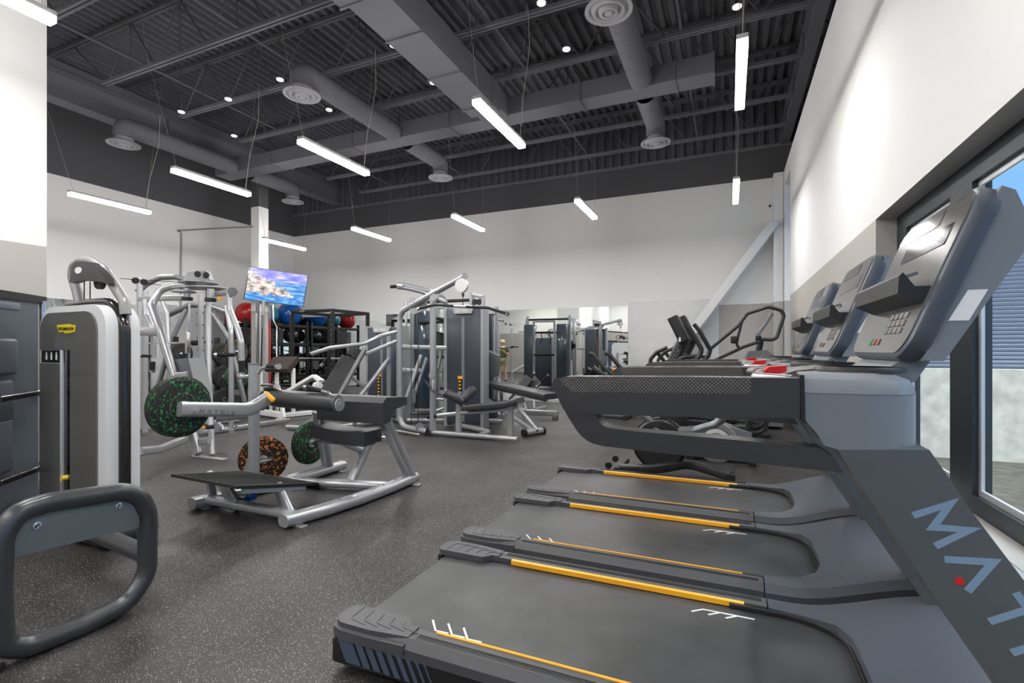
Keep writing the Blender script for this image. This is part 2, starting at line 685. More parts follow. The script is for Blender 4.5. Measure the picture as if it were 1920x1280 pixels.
fr = wf.build('window_2', M_frame, kind='structure')
MB().bx(1.21, 1.216, 10.26, 11.14, .38, 4.5).build('window_pane', M_glass, fr)

# outside: ground, concrete wall, slatted building, shrubs
M_conc = mat('outdoor_concrete', (160, 158, 150), .9, noise=(7, .22), bump=.5, bscale=30)
MB().bx(1.26, 9, YF, 16, -.3, .1).build('ground_outside', mat('bare_earth', (70, 66, 58), .95, noise=(9, .4)), kind='structure')
tag(MB().bx(1.3, 9, 7.0, 7.3, .08, 1.09).build('concrete_retaining_wall', M_conc), 'pale pitted concrete wall outside the big window', 'wall')
root = thing('slatted_building', (4, 7.6, .1), 'grey building clad in horizontal metal slats beyond the window', 'building')
sl = MB()
z = 1.0
while z < 2.42:
    sl.poly([V((1.3, 7.35, z)), V((9, 7.35, z)), V((9, 7.30, z + .035)), V((1.3, 7.30, z + .035)), V((9, 7.36, z + .047)), V((1.3, 7.36, z + .047))], [(0, 1, 2, 3), (3, 2, 4, 5)])
    z += .047
sl.build('slat_cladding', mat('blue_grey_cladding', (160, 166, 180), .45, .3), root, world=True)
MB().bx(1.3, 9, 7.37, 8.2, .1, 2.44).bx(1.3, 9, 7.30, 7.37, 2.43, 2.52).build('wall', mat('cladding_trim', (92, 100, 112), .5), root, world=True)
for k, (x, y, r_) in enumerate(((2.5, 5.2, .34), (2.95, 4.7, .3), (3.5, 5.6, .35))):
    g = MB()
    for i in range(170):
        a, e_, rr = random.uniform(0, 2 * PI), random.uniform(0, PI / 2), r_ * random.uniform(.5, 1)
        p = V((x + rr * math.cos(a) * math.cos(e_), y + rr * math.sin(a) * math.cos(e_), .1 + rr * math.sin(e_) * 1.2))
        d1 = V((random.uniform(-1, 1), random.uniform(-1, 1), random.uniform(-.4, .6))).normalized() * .05
        d2 = d1.orthogonal().normalized() * .022
        g.poly([p - d1, p + d2, p + d1, p - d2], [(0, 1, 2, 3)])
    g.cyl((x, y, .09), (x, y, .3), .012)
    tag(g.build('shrub', mat('shrub_leaves', (70, 100, 62), .7)), ['small green shrub against the concrete outside, nearest the window mullion', 'small green shrub outside, second from the window mullion', 'small green shrub outside, farthest out by the concrete'][k], 'shrub')

# ---------------------------------------------------------------- ceiling steel
ORD = ['first', 'second', 'third', 'fourth', 'fifth', 'sixth', 'seventh', 'eighth', 'ninth', 'tenth', 'eleventh', 'twelfth']
j = thing('roof_joist', (0, 7.17, 5.6), 'open web grey roof joist', 'joist', 'open web roof joists')
mb = MB()
for dy in (-.028, .028):
    mb.bx(-9.3, .98, 7.17 + dy - .016, 7.17 + dy + .016, 5.6, 5.65)
mb.build('bottom_chord', M_duct, j, world=True)
mb = MB()
for dy in (-.03, .03):
    mb.bx(-11.0, 1.5, 7.17 + dy - .022, 7.17 + dy + .022, 6.43, 6.49)
mb.build('top_chord', M_ceil, j, world=True)
mb = MB()
x, up_ = -9.2, False
mb.bar([(-9.2, 7.17, 5.62), (-10.2, 7.17, 6.45)], .03, .03)
while x < .6:
    mb.tube([(x, 7.17, 5.63), (x + .6, 7.17, 6.45)], .014, seg=6)
    mb.tube([(x + 1.2, 7.17, 5.63), (x + .6, 7.17, 6.45)], .014, seg=6)
    mb.tube([(x + .6, 7.17, 5.63), (x + .6, 7.17, 6.45)], .011, seg=6)
    x += 1.2
mb.build('web', M_ceil, j, world=True)
n_ = 0
for k in (3, 2, 1, 0, -1, -2, -3, -4, -5, -6, -7):
    lab = 'open web grey roof joist under the metal deck, %s from the back wall' % ORD[n_]
    if k == 0:
        j['label'] = lab
    else:
        copy_tree(j, loc=(0, 7.17 + 1.22 * k, 5.6), label=lab)
    n_ += 1
mb = MB()
mb.bx(-11.12, -10.80, YF, YB, 5.72, 5.74).bx(-11.12, -10.80, YF, YB, 6.22, 6.24).bx(-10.97, -10.95, YF, YB, 5.74, 6.22)
for y in (-.5, 1.9, 4.4, 6.7, 9.0):
    mb.bx(-11.1, -10.82, y, y + .012, 5.74, 6.22)
mb.bx(-11.02, -10.9, YF, YB, 6.24, 6.43)
tag(mb.build('steel_girder', M_duct), 'deep dark grey steel girder along the left side of the ceiling', 'girder')
mb = MB()
mb.bx(.98, 1.14, YF, YB, 5.56, 5.575).bx(1.05, 1.07, YF, YB, 5.575, 5.95).bx(.98, 1.14, YF, YB, 5.95, 5.965)
for y in (1, 3.5, 6, 8.5, 11):
    mb.bar([(1.06, y, 5.96), (1.06, y + .5, 6.45)], .05, .05)
tag(mb.build('steel_girder', M_duct), 'dark grey edge girder above the window wall', 'girder')
for i, x in enumerate((-8.2, -6.1, -2.9, -.6)):
    mb = MB()
    mb.bx(x - .018, x + .018, YF, YB, 5.655, 5.67)
    yy = YF + .5
    tag(mb.build('joist_bridging', M_ceil), 'thin steel bridging angle across the joists, %s from the left' % ORD[i], 'bridging', 'joist bridging angles')

# ducts
mb = MB()
mb.bx(-10.75, -.2, 7.66, 8.05, 5.28, 5.56)
tag_d = thing('cross_duct', (-5, 7.85, 5.28), 'long rectangular grey duct crossing the ceiling under the joists', 'duct')
mb.build('duct_body', M_duct, tag_d, world=True)
for x in (-9.0, -6.8, -4.6, -2.2, -.75, -.22):
    MB().bx(x, x + .03, 7.645, 8.065, 5.265, 5.575).build('duct_flange', M_duct, tag_d, world=True)
td = thing('trunk_duct', (-3.7, 3, 5.15), 'wide rectangular grey trunk duct running to the cross duct', 'duct')
MB().bx(-3.96, -3.38, YF, 4.3, 5.10, 5.585).bx(-3.93, -3.40, 4.3, 7.3, 5.16, 5.58).bx(-3.9, -3.42, 7.3, 7.66, 5.24, 5.575).build('duct_body', M_duct, td, world=True)
for y in (-.6, .7, 1.9, 3.1, 4.28, 5.05, 6.0, 7.0):
    a = .0 if y < 4.3 else .03
    MB().bx(-3.975 + a, -3.365 - a, y, y + .03, 5.085 + a * 1.8, 5.59).build('duct_flange', M_duct, td, world=True)


def spiral(mb, y0, y1, x, z, r):
    """a lock-seam round duct: a cylinder with raised seams"""
    n = int(abs(y1 - y0) / .09)
    prof = []
    L = abs(y1 - y0)
    for i in range(n):
        h = L * i / n
        prof += [(r, h), (r, h + L / n * .86), (r + .004, h + L / n * .9), (r + .004, h + L / n * .96)]
    prof.append((r, L))
    mb.lathe(prof, (x, y0, z), (0, 1 if y1 > y0 else -1, 0), 28)


def diffuser(o, x, y, z):
    prof = [(.14, .16), (.15, .05), (.26, .0), (.262, -.015), (.22, -.012), (.2, .01), (.19, .01), (.175, -.03), (.15, -.03), (.13, 0), (.115, 0), (.1, -.045), (.07, -.05), (.06, -.02), (.045, -.05), (0, -.055)]
    d = MB().lathe(prof, (x, y, z), (0, 0, 1), 36).build('diffuser', mat('diffuser_paint', (150, 150, 154), .6), o, world=True)


RD = ['right', 'middle', 'left']
for i, x in enumerate((-1.22, -5.76, -10.12)):
    r_ = .165
    ln = thing('round_duct', (x, 7.0, 5.3), '%s spiral round duct, end facing the camera with a round diffuser' % ['rightmost', 'middle', 'leftmost'][i], 'duct', None)
    m1 = MB()
    spiral(m1, 7.64, 5.75, x, 5.38, r_)
    m1.sweep(fillet([(x, 5.76, 5.38), (x, 5.45, 5.38), (x, 5.45, 5.16)], .22, 6), circ(r_, 28))
    m1.build('duct_body', M_duct, ln, world=True)
    diffuser(ln, x, 5.45, 5.06)
    ln = thing('round_duct', (x, 8.6, 5.3), '%s spiral round duct, end beyond the cross duct with a round diffuser' % ['rightmost', 'middle', 'leftmost'][i], 'duct', None)
    m1 = MB()
    spiral(m1, 8.07, 9.0, x, 5.38, r_)
    m1.sweep(fillet([(x, 9.0, 5.38), (x, 9.28, 5.38), (x, 9.28, 5.16)], .22, 6), circ(r_, 28))
    m1.build('duct_body', M_duct, ln, world=True)
    diffuser(ln, x, 9.28, 5.06)

# pendant lights
M_lamp = mat('lamp_diffuser', (255, 255, 255), .5, emit=(255, 252, 248), es=42.0)
M_lampb = mat('lamp_housing', (190, 190, 190), .5)
LP = 9.0
NX = {0.1: 'nearest the window wall', -2.35: 'second from the window wall', -4.75: 'middle column', -7.15: 'second column from the left', -9.75: 'leftmost column'}
NY = {-2.76: 'added fill row behind the camera', .86: 'front row overhead', 4.46: 'middle row', 8.1: 'back row by the far wall'}
first = backrow = None
for y in (-2.76, .86, 4.46, 8.1):  # row behind the camera is unseen, added as frontal fill
    for x in (.1, -2.35, -4.75, -7.15, -9.75):
        lab = 'white linear pendant light, %s, %s' % (NY[y], NX[x])
        if first is None:
            first = t = thing('pendant_light', (x, y, 3.8), lab, 'light', 'linear pendant lights')
            MB().bx(-.045, .045, 0, 1.22, .045, .085, bev=.004).build('housing', M_lampb, t)
            MB().bx(-.045, .045, .004, 1.216, -.005, .045).build('diffuser', M_lamp, t)
            wz = 2.6
            MB().tube([(0, .06, .085), (0, -.32, 1.4), (0, -.5, 2.62)], .0025, seg=5).tube([(0, 1.16, .085), (0, 1.3, 1.4), (0, 1.45, 2.62)], .0025, seg=5).build('wire', mat('wire', (150, 148, 145), .5, .6), t)
            MB().tube([(.01, 1.14, .085), (.02, 1.2, .6), (.05, 1.35, 1.3), (.0, 1.4, 1.9)], .004, seg=5, fil=.3).build('power_cord', mat('cord', (190, 185, 175), .6), t)
        else:
            if y > 8 and x < 0:                          # anchored to the cross duct
                if backrow is None:
                    backrow = t = thing('pendant_light', (x, y, 3.8), lab, 'light', 'linear pendant lights')
                    MB().bx(-.045, .045, 0, 1.22, .045, .085, bev=.004).build('housing', M_lampb, t)
                    MB().bx(-.045, .045, .004, 1.216, -.005, .045).build('diffuser', M_lamp, t)
                    MB().tube([(0, .06, .085), (0, -.2, 1.475)], .0025, seg=5).tube([(0, 1.16, .085), (0, 1.42, 2.62)], .0025, seg=5).build('wire', MATS['wire'], t)
                else:
                    copy_tree(backrow, loc=(x, y, 3.8), label=lab)
            else:
                c = copy_tree(first, loc=(x, y, 3.8), label=lab)
        ld = bpy.data.lights.new('lamp_glow', 'AREA')
        ld.shape = 'RECTANGLE'
        ld.size, ld.size_y = .085, 1.2
        ld.energy = LP
        ld.color = (1.0, .985, .965)
        lo = bpy.data.objects.new('lamp_glow', ld)
        COL.objects.link(lo)
        lo.location = (x, y + .61, 3.785)

M_lamp_w = mat('lamp_diffuser_dimmed', (255, 255, 255), .5, emit=(255, 252, 248), es=5.0)
for o in list(bpy.data.objects):
    if o.name.startswith('diffuser') and o.parent and o.parent.name.startswith('pendant_light') and abs(o.parent.location.x - .1) < .01:
        o.data = o.data.copy()
        o.data.materials[0] = M_lamp_w
for o in bpy.data.objects:
    if o.type == 'LIGHT' and o.data.type == 'AREA' and abs(o.location.x - .1) < .01:
        o.data.energy *= 1.25

# small round downlights on the joists
sp = [at(p[0], p[1], z=5.58) for p in ((428, 184), (340, 208), (525, 147), (617, 204), (439, 253), (738, 83), (812, 153), (1062, 90), (1015, 3), (1382, 10))]
DL = ['second disc light from the left in the front line', 'leftmost disc light of the front line', 'third disc light from the left in the front line', 'disc light beside the middle round duct', 'leftmost disc light of the back line', 'disc light in front, just left of the trunk duct', 'disc light of the back line, just left of the trunk duct', 'disc light between the trunk duct and the right round duct', 'disc light at the top edge of the photo', 'rightmost disc light, near the window wall']
for i, p in enumerate(sp):
    DL[i] = 'small round white ' + DL[i]
    o = MB().lathe([(0, 0), (.05, 0), (.056, .006), (.056, .02), (0, .022)], (p.x, p.y, p.z - .03), (0, 0, 1), 20).build('ceiling_sensor', mat('sensor_white', (235, 235, 235), .4, emit=(255, 250, 245), es=.35))
    o['label'] = DL[i]
    o['category'] = 'ceiling light'
    MB().cyl((p.x, p.y, p.z - .01), (p.x, p.y, 6.5), .005, seg=6).build('stem', M_ceil, o)
    o['group'] = 'round white disc lights'
# security camera
p = at(1445, 387, Y=YB - .03)
t = thing('security_camera', p, 'small white dome security camera high on the back wall right', 'camera')
MB().cyl(p, p + V((0, -.08, 0)), .05).ball(p + V((0, -.09, -.01)), .055).build('housing', M_white, t, world=True)
MB().ball(p + V((-.02, -.125, -.02)), .028).build('lens', M_black, t, world=True)
# conduit on the left wall
mb = MB()
p0 = at(339, 500, X=XL + .03)
p1 = at(340, 434, X=XL + .03)
p2 = at(397, 444, X=XL + .03)
p2.z = p1.z
q = V((-11.0, 8.84, p1.z + .12))
mb.tube([V((p0.x, p0.y, 2.4)), p1, V((XL + .03, 8.0, p1.z)), q], .018, fil=.06, seg=8)
tag(mb.build('wall_conduit', mat('conduit_grey', (140, 140, 140), .4, .6)), 'thin grey conduit rising up the left wall and across to the column', 'conduit')
# ================================================================= TREADMILLS
M_tm = mat('slate_plastic', (122, 127, 133), .42, .15)
M_tm2 = mat('slate_plastic_dark', (74, 80, 90), .4, .15)
M_tmb = mat('textured_black_plastic', (56, 57, 60), .34, bump=.5, bscale=260)
M_mast = mat('graphite_mast_paint', (94, 98, 100), .38, .35, bump=.12, bscale=500)
M_rail = mat('footrail_grey', (78, 78, 81), .5, bump=.2, bscale=150)
M_gloss = mat('glossy_black', (14, 15, 18), .12, coat=.5)
M_slat = mat('slate_blue_slat', (78, 90, 108), .35)
M_letter = mat('grey_blue_lettering', (122, 146, 170), .45)
M_screen = mat('console_glass', (92, 91, 88), .22, coat=.6)
M_screen_d = mat('console_display', (20, 20, 24), .1, coat=.6)
M_label = mat('white_label', (235, 235, 235), .5)


def wave_bump(name, col, rough, sx, sy, dist=.0015, strength=.6, metal=0.0):
    m = mat(name, col, rough, metal)
    n, l = m.node_tree.nodes, m.node_tree.links
    tc = n.new('ShaderNodeTexCoord')
    mp = n.new('ShaderNodeMapping')
    mp.inputs['Scale'].default_value = (sx, sy, sy)
    mp.inputs['Rotation'].default_value = (0, math.radians(45), 0)
    l.new(tc.outputs['Object'], mp.inputs['Vector'])
    vo = n.new('ShaderNodeTexVoronoi')
    vo.inputs['Scale'].default_value = 1
    vo.inputs['Randomness'].default_value = 0.0
    l.new(mp.outputs['Vector'], vo.inputs['Vector'])
    bp = n.new('ShaderNodeBump')
    bp.inputs['Strength'].default_value = strength
    bp.inputs['Distance'].default_value = dist
    l.new(vo.outputs['Distance'], bp.inputs['Height'])
    l.new(bp.outputs['Normal'], n['Principled BSDF'].inputs['Normal'])
    return m


M_belt = wave_bump('treadmill_belt', (44, 45, 47), .42, 260, 260, .0006, .5)
n_, l_ = M_belt.node_tree.nodes, M_belt.node_tree.links
t_ = n_.new('ShaderNodeTexNoise'); t_.inputs['Scale'].default_value = 3.5; t_.inputs['Detail'].default_value = 6
c_ = n_.new('ShaderNodeValToRGB'); c_.color_ramp.elements[0].position = .35; c_.color_ramp.elements[1].position = .7
c_.color_ramp.elements[0].color = srgb(44, 45, 46); c_.color_ramp.elements[1].color = srgb(68, 69, 71)
tc_ = n_.new('ShaderNodeTexCoord'); l_.new(tc_.outputs['Object'], t_.inputs['Vector']); l_.new(t_.outputs['Fac'], c_.inputs['Fac']); l_.new(c_.outputs['Color'], n_['Principled BSDF'].inputs['Base Color'])
M_grip = wave_bump('dimpled_grip', (76, 73, 72), .26, 130, 130, .003, 1.0)

TY = 2.03
TMX = -.3
tm = thing('treadmill', (TMX, TY, 0), 'nearest dark grey treadmill, MATRIX lettering on its upright, closest to the camera', 'treadmill', 'row of treadmills')
NY_ = TY - .50                                   # near outer plane


def side(px, py, Y=NY_):
    p = at(px, py, Y=Y)
    return (p.x, p.z)


def mir(fn):
    """call fn(sign) for the near (-1) and far (+1) side"""
    for s_ in (-1, 1):
        fn(s_)


# base frame
MB().bx(-1.44, .9, TY - .42, TY + .42, .035, .13, bev=.01).build('base_frame', M_black, tm, world=True)
# belt
mb = MB()
mb.bx(-1.42, .42, TY - .355, TY + .355, .135, .168)
mb.cyl((-1.42, TY - .352, .128), (-1.42, TY + .352, .128), .0401, seg=24)
belt = mb.build('belt', M_belt, tm, world=True)
M_mark = mat('white_marking', (225, 225, 225), .6)
for pts in (((811, 1162), (816, 1182), (840, 1187.5)), ((840, 1169), (847, 1190), (871, 1195.5)), ((869, 1177), (876, 1198), (902, 1204))):
    w3 = [at(*p, z=.169) for p in pts]
    MB().bar([V((p.x, p.y + .002, .1688)) for p in w3], .009, .0012, c=.0001, up=(0, 0, 1)).build('belt_marking', M_mark, belt, world=True)
for k in range(3):                               # reverse marks near the motor end
    x = -.104 + k * .068
    MB().bar([V((x - .045, TY + .25, .1688)), V((x, TY + .288, .1688)), V((x + .066, TY + .288, .1688))], .009, .0012, c=.0001).build('belt_marking', M_mark, belt, world=True)


def rail(s_):
    Y = lambda d: TY + s_ * d
    mb = MB()
    mb.prism([(Y(.372), .150), (Y(.372), .192), (Y(.445), .196), (Y(.472), .165), (Y(.472), .13), (Y(.38), .12)], 'x', -1.30, .15)
    plan = [(-1.49, .37), (-1.485, .35), (-1.46, .325), (-1.20, .325), (-1.165, .37), (-1.13, .37), (-1.13, .446), (-1.30, .468), (-1.44, .468), (-1.475, .45), (-1.49, .42)]
    a, b = [], []
    mb.prism([(x, Y(d)) for x, d in plan], 'z', .170, .199, bev=.006)
    mb.prism([(-1.485, .165), (-1.44, .197), (-1.28, .197), (-1.28, .13), (-1.485, .13)], 'y', Y(.43), Y(.445))
    lo = [(-1.492, .42), (-1.43, .42), (-1.13, .42), (-1.13, .478), (-1.30, .488), (-1.43, .488), (-1.475, .47), (-1.492, .435)]
    mb.prism([(x, Y(d)) for x, d in lo], 'z', .142, .180, bev=.008)
    r = mb.build('footrail', M_rail, tm, world=True)
    g = MB()
    for k in range(5):
        x = -1.43 + .058 * k
        g.bar([(x, Y(.335 + .008 * k), .1995), (x + .006, Y(.43 - .008 * k), .1995), (x + .09, Y(.445 - .008 * k), .1995)], .004, .003, c=.0005, fil=.02)
    for k in range(4):
        g.bx(-1.1, .13, Y(.41 + .009 * k) - .001, Y(.41 + .009 * k) + .001, .193, .1972)
    g.build('tread_ridge', M_tmb, r, world=True)
    MB().prism([(Y(.358), .171), (Y(.358), .193), (Y(.374), .196), (Y(.374), .171)], 'x', -1.05, .06).build('trim_strip', M_yel, tm, world=True, label='amber strip along the inside of the footrail')
    MB().bx(-1.488, -1.455, Y(.33), Y(.46), .03, .17, bev=.012).bx(-1.485, -1.40, Y(.42), Y(.472), .03, .13, bev=.01).build('end_cap', M_black, tm, world=True)
    sp_ = MB()
    sp_.bx(-1.47, .1, Y(.42), Y(.470), .035, .145, bev=.004)
    spo = sp_.build('side_panel', M_gloss, tm, world=True)
    sl_ = MB()
    x = -1.455
    for k, wd in enumerate((.075, .036, .033, .03, .027, .022, .017, .011, .006)):
        yy0, yy1 = Y(.4702), Y(.4728)
        sl_.poly([V((x, yy1, .136)), V((x + wd, yy1, .136)), V((x + wd + .045, yy1, .048)), V((x + .045, yy1, .048)), V((x, yy0, .136)), V((x + wd, yy0, .136)), V((x + wd + .045, yy0, .048)), V((x + .045, yy0, .048))],
                 [(0, 1, 2, 3), (4, 7, 6, 5), (0, 4, 5, 1), (1, 5, 6, 2), (2, 6, 7, 3), (3, 7, 4, 0)])
        x += wd + .013 + .002 * k
    sl_.build('panel_slat', M_slat, spo, world=True)


mir(rail)

# motor hood
ys = [-.475, -.475, -.472, -.445, -.36, -.33, -.27, -.17, -.06, .06, .17, .27, .33, .36, .445, .472, .475, .475]


def hx(d):
    d = abs(d)
    return .155 if d > .355 else .155 + .27 * (1 - (d / .355) ** 5) ** .5


mb = MB()
rows = []
NX_ = 16
for i, d in enumerate(ys):
    row = []
    x0 = hx(d)
    for k in range(NX_ + 1):
        x = x0 + (.97 - x0) * k / NX_
        s_ = min(1, max(0, (x - .25) / .55))
        z = .196 + .13 * s_ * s_ * (3 - 2 * s_)
        z -= .02 * max(0, (x - .85) / .12) ** 2
        if abs(d) > .46: z -= .032
        pass
        if i in (0, len(ys) - 1): z = .04
        row.append(V((x, TY + d, z)))
    rows.append(row)
vs_ = [p for r in rows for p in r]
W_ = NX_ + 1
fs = [(i * W_ + k, i * W_ + k + 1, (i + 1) * W_ + k + 1, (i + 1) * W_ + k) for i in range(len(ys) - 1) for k in range(NX_)]
b0 = len(vs_)
for r in rows:
    vs_.append(V((r[0].x, r[0].y, .15 if abs(r[0].y - TY) < .35 else .1)))
for r in rows:
    vs_.append(V((r[-1].x, r[-1].y, .04)))
fs += [(i * W_, (i + 1) * W_, b0 + i + 1, b0 + i) for i in range(len(ys) - 1)]
e0 = b0 + len(ys)
fs += [(i * W_ + NX_, (i + 1) * W_ + NX_, e0 + i + 1, e0 + i) for i in range(len(ys) - 1)]
mb.poly(vs_, fs)
mb.build('motor_hood', mat('motor_hood_slate', (80, 84, 92), .4, .15), tm, world=True, sharp=30)
rim = [V((hx(d) - .003, TY + d, .176)) for d in [-.352 + .704 * k / 40 for k in range(41)]]
rim = [V((.0, TY - .352, .176))] + rim + [V((.0, TY + .352, .176))]
MB().bar(rim, .016, .028, c=.004).build('belt_lip', M_black, tm, world=True)

# uprights
mast_o = [side(1570, 843), side(1739, 843), side(1800, 925), side(1823.6, 961), side(1920, 1088)]
mast_o[1] = (mast_o[1][0] + .004, mast_o[1][1])
l1 = side(1725, 1079)
l2 = side(1866, 1280)
dl = (l2[0] - l1[0], l2[1] - l1[1])
k_ = (.17 - l2[1]) / dl[1]
l3 = (l2[0] + dl[0] * k_, .17)
r4 = mast_o[-1]
poly = mast_o + [(r4[0] + .20, r4[1] - .31), (.985, .2), (.985, .05), (.80, .05), l3, l2, l1]


def upright(s_):
    a, b = (TY - .50, TY - .37) if s_ < 0 else (TY + .37, TY + .50)
    o = MB().prism(poly, 'y', a, b, bev=.012).build('upright', M_mast, tm, world=True)
    if True:
        ya = TY + s_ * .5005
        d = V((l2[0] - l1[0], 0, l2[1] - l1[1])).normalized()       # down the mast
        up = V((-d.z, 0, d.x)) * -1
        m = MB()
        if s_ < 0:
            st = V((side(1712, 966)[0], ya, side(1712, 966)[1]))
            word(m, 'MATRIX', st, d, V((d.z, 0, -d.x)) * -1, .082, gap=.42, w=.2, th=-.0015)
        else:
            st = V((side(1712, 975)[0] + d.x * .75, ya, side(1712, 975)[1] + d.z * .75))
            word(m, 'MATRIX', st, -d, V((d.z, 0, -d.x)) * -1, .105, gap=.38, w=.17, th=-.0015)
        m.build('lettering', M_letter, o, world=True)
        if s_ < 0:
            c_ = at(1799, 1089, Y=NY_ - .0005)
            MB().cyl(c_, c_ + V((0, -.0015, 0)), .0095, seg=24).build('red_dot', M_red, o, world=True)


mir(upright)

# console base
hp = [side(1502, 709), side(1640, 706), side(1738, 722), side(1738, 842), side(1549, 841), side(1532, 812), side(1510, 789), side(1504, 782)]
hx0 = hp[0][0]


def base_plan(k):
    """outline of the console base pulled in by k"""
    return [(hx0, -.50 + k), (.33, -.50 + k), (.40 - k * .5, -.485 + k), (.445 - k, -.43), (.465 - k, -.30), (.465 - k, .30), (.445 - k, .43), (.40 - k * .5, .485 - k), (.33, .50 - k), (hx0, .50 - k),
            (hx0, .40), (.24, .30), (.28, .16), (.28, -.16), (.24, -.30), (hx0, -.40)]


mb = MB()
lv = [(1.1855, 0.0), (1.205, .004), (1.222, .015), (1.233, .04), (1.238, .08)]
rings = [[V((x, TY + d, z)) for x, d in base_plan(k)] for z, k in lv]
n = len(rings[0])
vs_ = [p for r in rings for p in r]
fs = [(i * n + j, i * n + (j + 1) % n, (i + 1) * n + (j + 1) % n, (i + 1) * n + j) for i in range(len(lv) - 1) for j in range(n)]
fs += [list(range(n))[::-1], [(len(lv) - 1) * n + j for j in range(n)]]
mb.poly(vs_, fs)
cb = mb.build('console_base', M_tm, tm, world=True, sharp=30)
mb = MB()
cv = sorted([(hx0 + .002, hp[7][1] + .004), hp[6], hp[5], hp[4]])


def zlow(x):
    if x >= cv[-1][0]:
        return cv[-1][1]
    for (xa, za), (xb, zb) in zip(cv, cv[1:]):
        if xa <= x <= xb:
            return za + (zb - za) * (x - xa) / (xb - xa)
    return cv[0][1]


for s_ in (-1, 1):
    o_ = [(hx0 + .002, .499), (.195, .499), (.205, .499), (.215, .499), (.23, .499), (.26, .499), (.33, .499), (.37, .494), (.405, .480), (.43, .455), (.447, .42), (.452, .36)]
    i_ = [(x, .36) for x, d in o_[:-1]]
    ring = o_ + i_[::-1]
    A = [V((x, TY + s_ * d, 1.1845)) for x, d in ring]
    B = [V((x, TY + s_ * d, zlow(x))) for x, d in ring]
    n = len(ring)
    mb.poly(A + B, [list(range(n)), list(range(2 * n - 1, n - 1, -1))] + [(a, (a + 1) % n, n + (a + 1) % n, n + a) for a in range(n)])
mb.bx(.27, .44, TY - .37, TY + .37, 1.08, 1.1835, bev=.01)
mb.build('base_skirt', M_tm, tm, world=True)
for s_ in (-1, 1):
    c = V((.345, TY + s_ * .31, 1.236))
    m = MB()
    m.lathe([(.05, .016), (.06, .016), (.063, .008), (.063, 0), (.055, .002), (.049, .008), (.046, .001), (0, .001)], c, (0, 0, 1), 30)
    for v in m.bm.verts:
        v.co.x = c.x + (v.co.x - c.x) * 1.8
        v.co.y = c.y + (v.co.y - c.y) * 1.6
    m.build('cup_holder', M_black, tm, world=True)
m = MB()
m.prism([(.12, 1.20), (.20, 1.232), (.30, 1.245), (.34, 1.22), (.30, 1.17), (.16, 1.16)], 'y', TY - .15, TY + .15, bev=.012)
m.build('control_bridge', mat('warm_grey_plastic', (92, 86, 82), .4), tm, world=True)
m = MB().prism([(.10, 1.212), (.13, 1.240), (.185, 1.245), (.185, 1.205), (.12, 1.198)], 'y', TY - .05, TY + .05, bev=.006)
m.build('stop_button', M_red, tm, world=True, label='red emergency stop button')
m = MB()
for s_ in (-1, 1):
    m.tube([(.17, TY + s_ * .39, 1.21), (.08, TY + s_ * .24, 1.21), (.10, TY + s_ * .07, 1.215)], .018, fil=.06, seg=12)
m.build('pulse_grip', mat('satin_metal', (170, 165, 165), .3, .9), tm, world=True)


def handrail(s_):
    a, b = (TY - .50, TY - .42) if s_ < 0 else (TY + .42, TY + .50)
    tops = [(1500, 709), (1300, 707), (1075, 705.5), (1058, 706), (1046, 708), (1038, 712.5), (1034.5, 719), (1036, 727), (1048, 750), (1057, 768), (1118, 777), (1128, 777), (1350, 783), (1500, 784)]
    mb = MB()
    mb.prism([side(*p) for p in tops], 'y', a, b, bev=.026, seg=4)
    arm = [(1056, 765), (1064, 781), (1082, 809), (1090, 818), (1100, 826), (1112, 832), (1130, 836.5), (1160, 840), (1245, 850), (1400, 867), (1582, 887), (1565, 858), (1540, 841), (1380, 825), (1192, 809), (1140, 803), (1128, 797), (1119, 785), (1118, 777)]
    mb.prism([side(*p) for p in arm], 'y', a + .004, b - .004, bev=.026, seg=4)
    hr = mb.build('handrail', M_tmb, tm, world=True)
    g = [(1408, 709), (1300, 707.5), (1075, 706.5), (1049, 709), (1056, 722), (1075, 736), (1408, 739)]
    z_ = [side(*p) for p in g]
    z_ = [(x, z + .0015) for x, z in z_]
    MB().prism(z_, 'y', a - .0015, b + .0015, bev=.024, seg=4).build('grip', M_grip, hr, world=True)
    k = [side(1500, 703), side(1508, 703), side(1510, 795), side(1501, 785)]
    MB().prism(k, 'y', a - .003, b + .003, bev=.003).build('joint_collar', M_black, hr, world=True)


mir(handrail)

# console
fb, ft = V((.447, 0, 1.288)), V((.626, 0, 1.75))
D = (ft - fb).normalized()
Nn = V((-D.z, 0, D.x))
CW = .325
side_o = [(.447, 1.288), (.62, 1.735), (.632, 1.757), (.655, 1.762), (.685, 1.737), (.712, 1.655), (.71, 1.56), (.575, 1.255), (.51, 1.245), (.465, 1.262)]
fr_o = [(x, z) for x, z in side_o]
mb = MB()
# front shell, narrower towards top and bottom corners

def rr(t0, t1, y0, y1, rc, inset=0.0):
    out = []
    for sx, sy, a0 in ((1, 1, 0), (-1, 1, 90), (-1, -1, 180), (1, -1, 270)):
        for k in range(7):
            a = math.radians(a0 + 15 * k)
            out.append(((t0 + t1) / 2 + sx * ((t1 - t0) / 2 - rc) + (rc - inset) * math.cos(a), (y0 + y1) / 2 + sy * ((y1 - y0) / 2 - rc) + (rc - inset) * math.sin(a)))
    return out


def fq(t, y, h=0.0):
    return fb + D * t + V((0, TY + y, 0)) + Nn * h


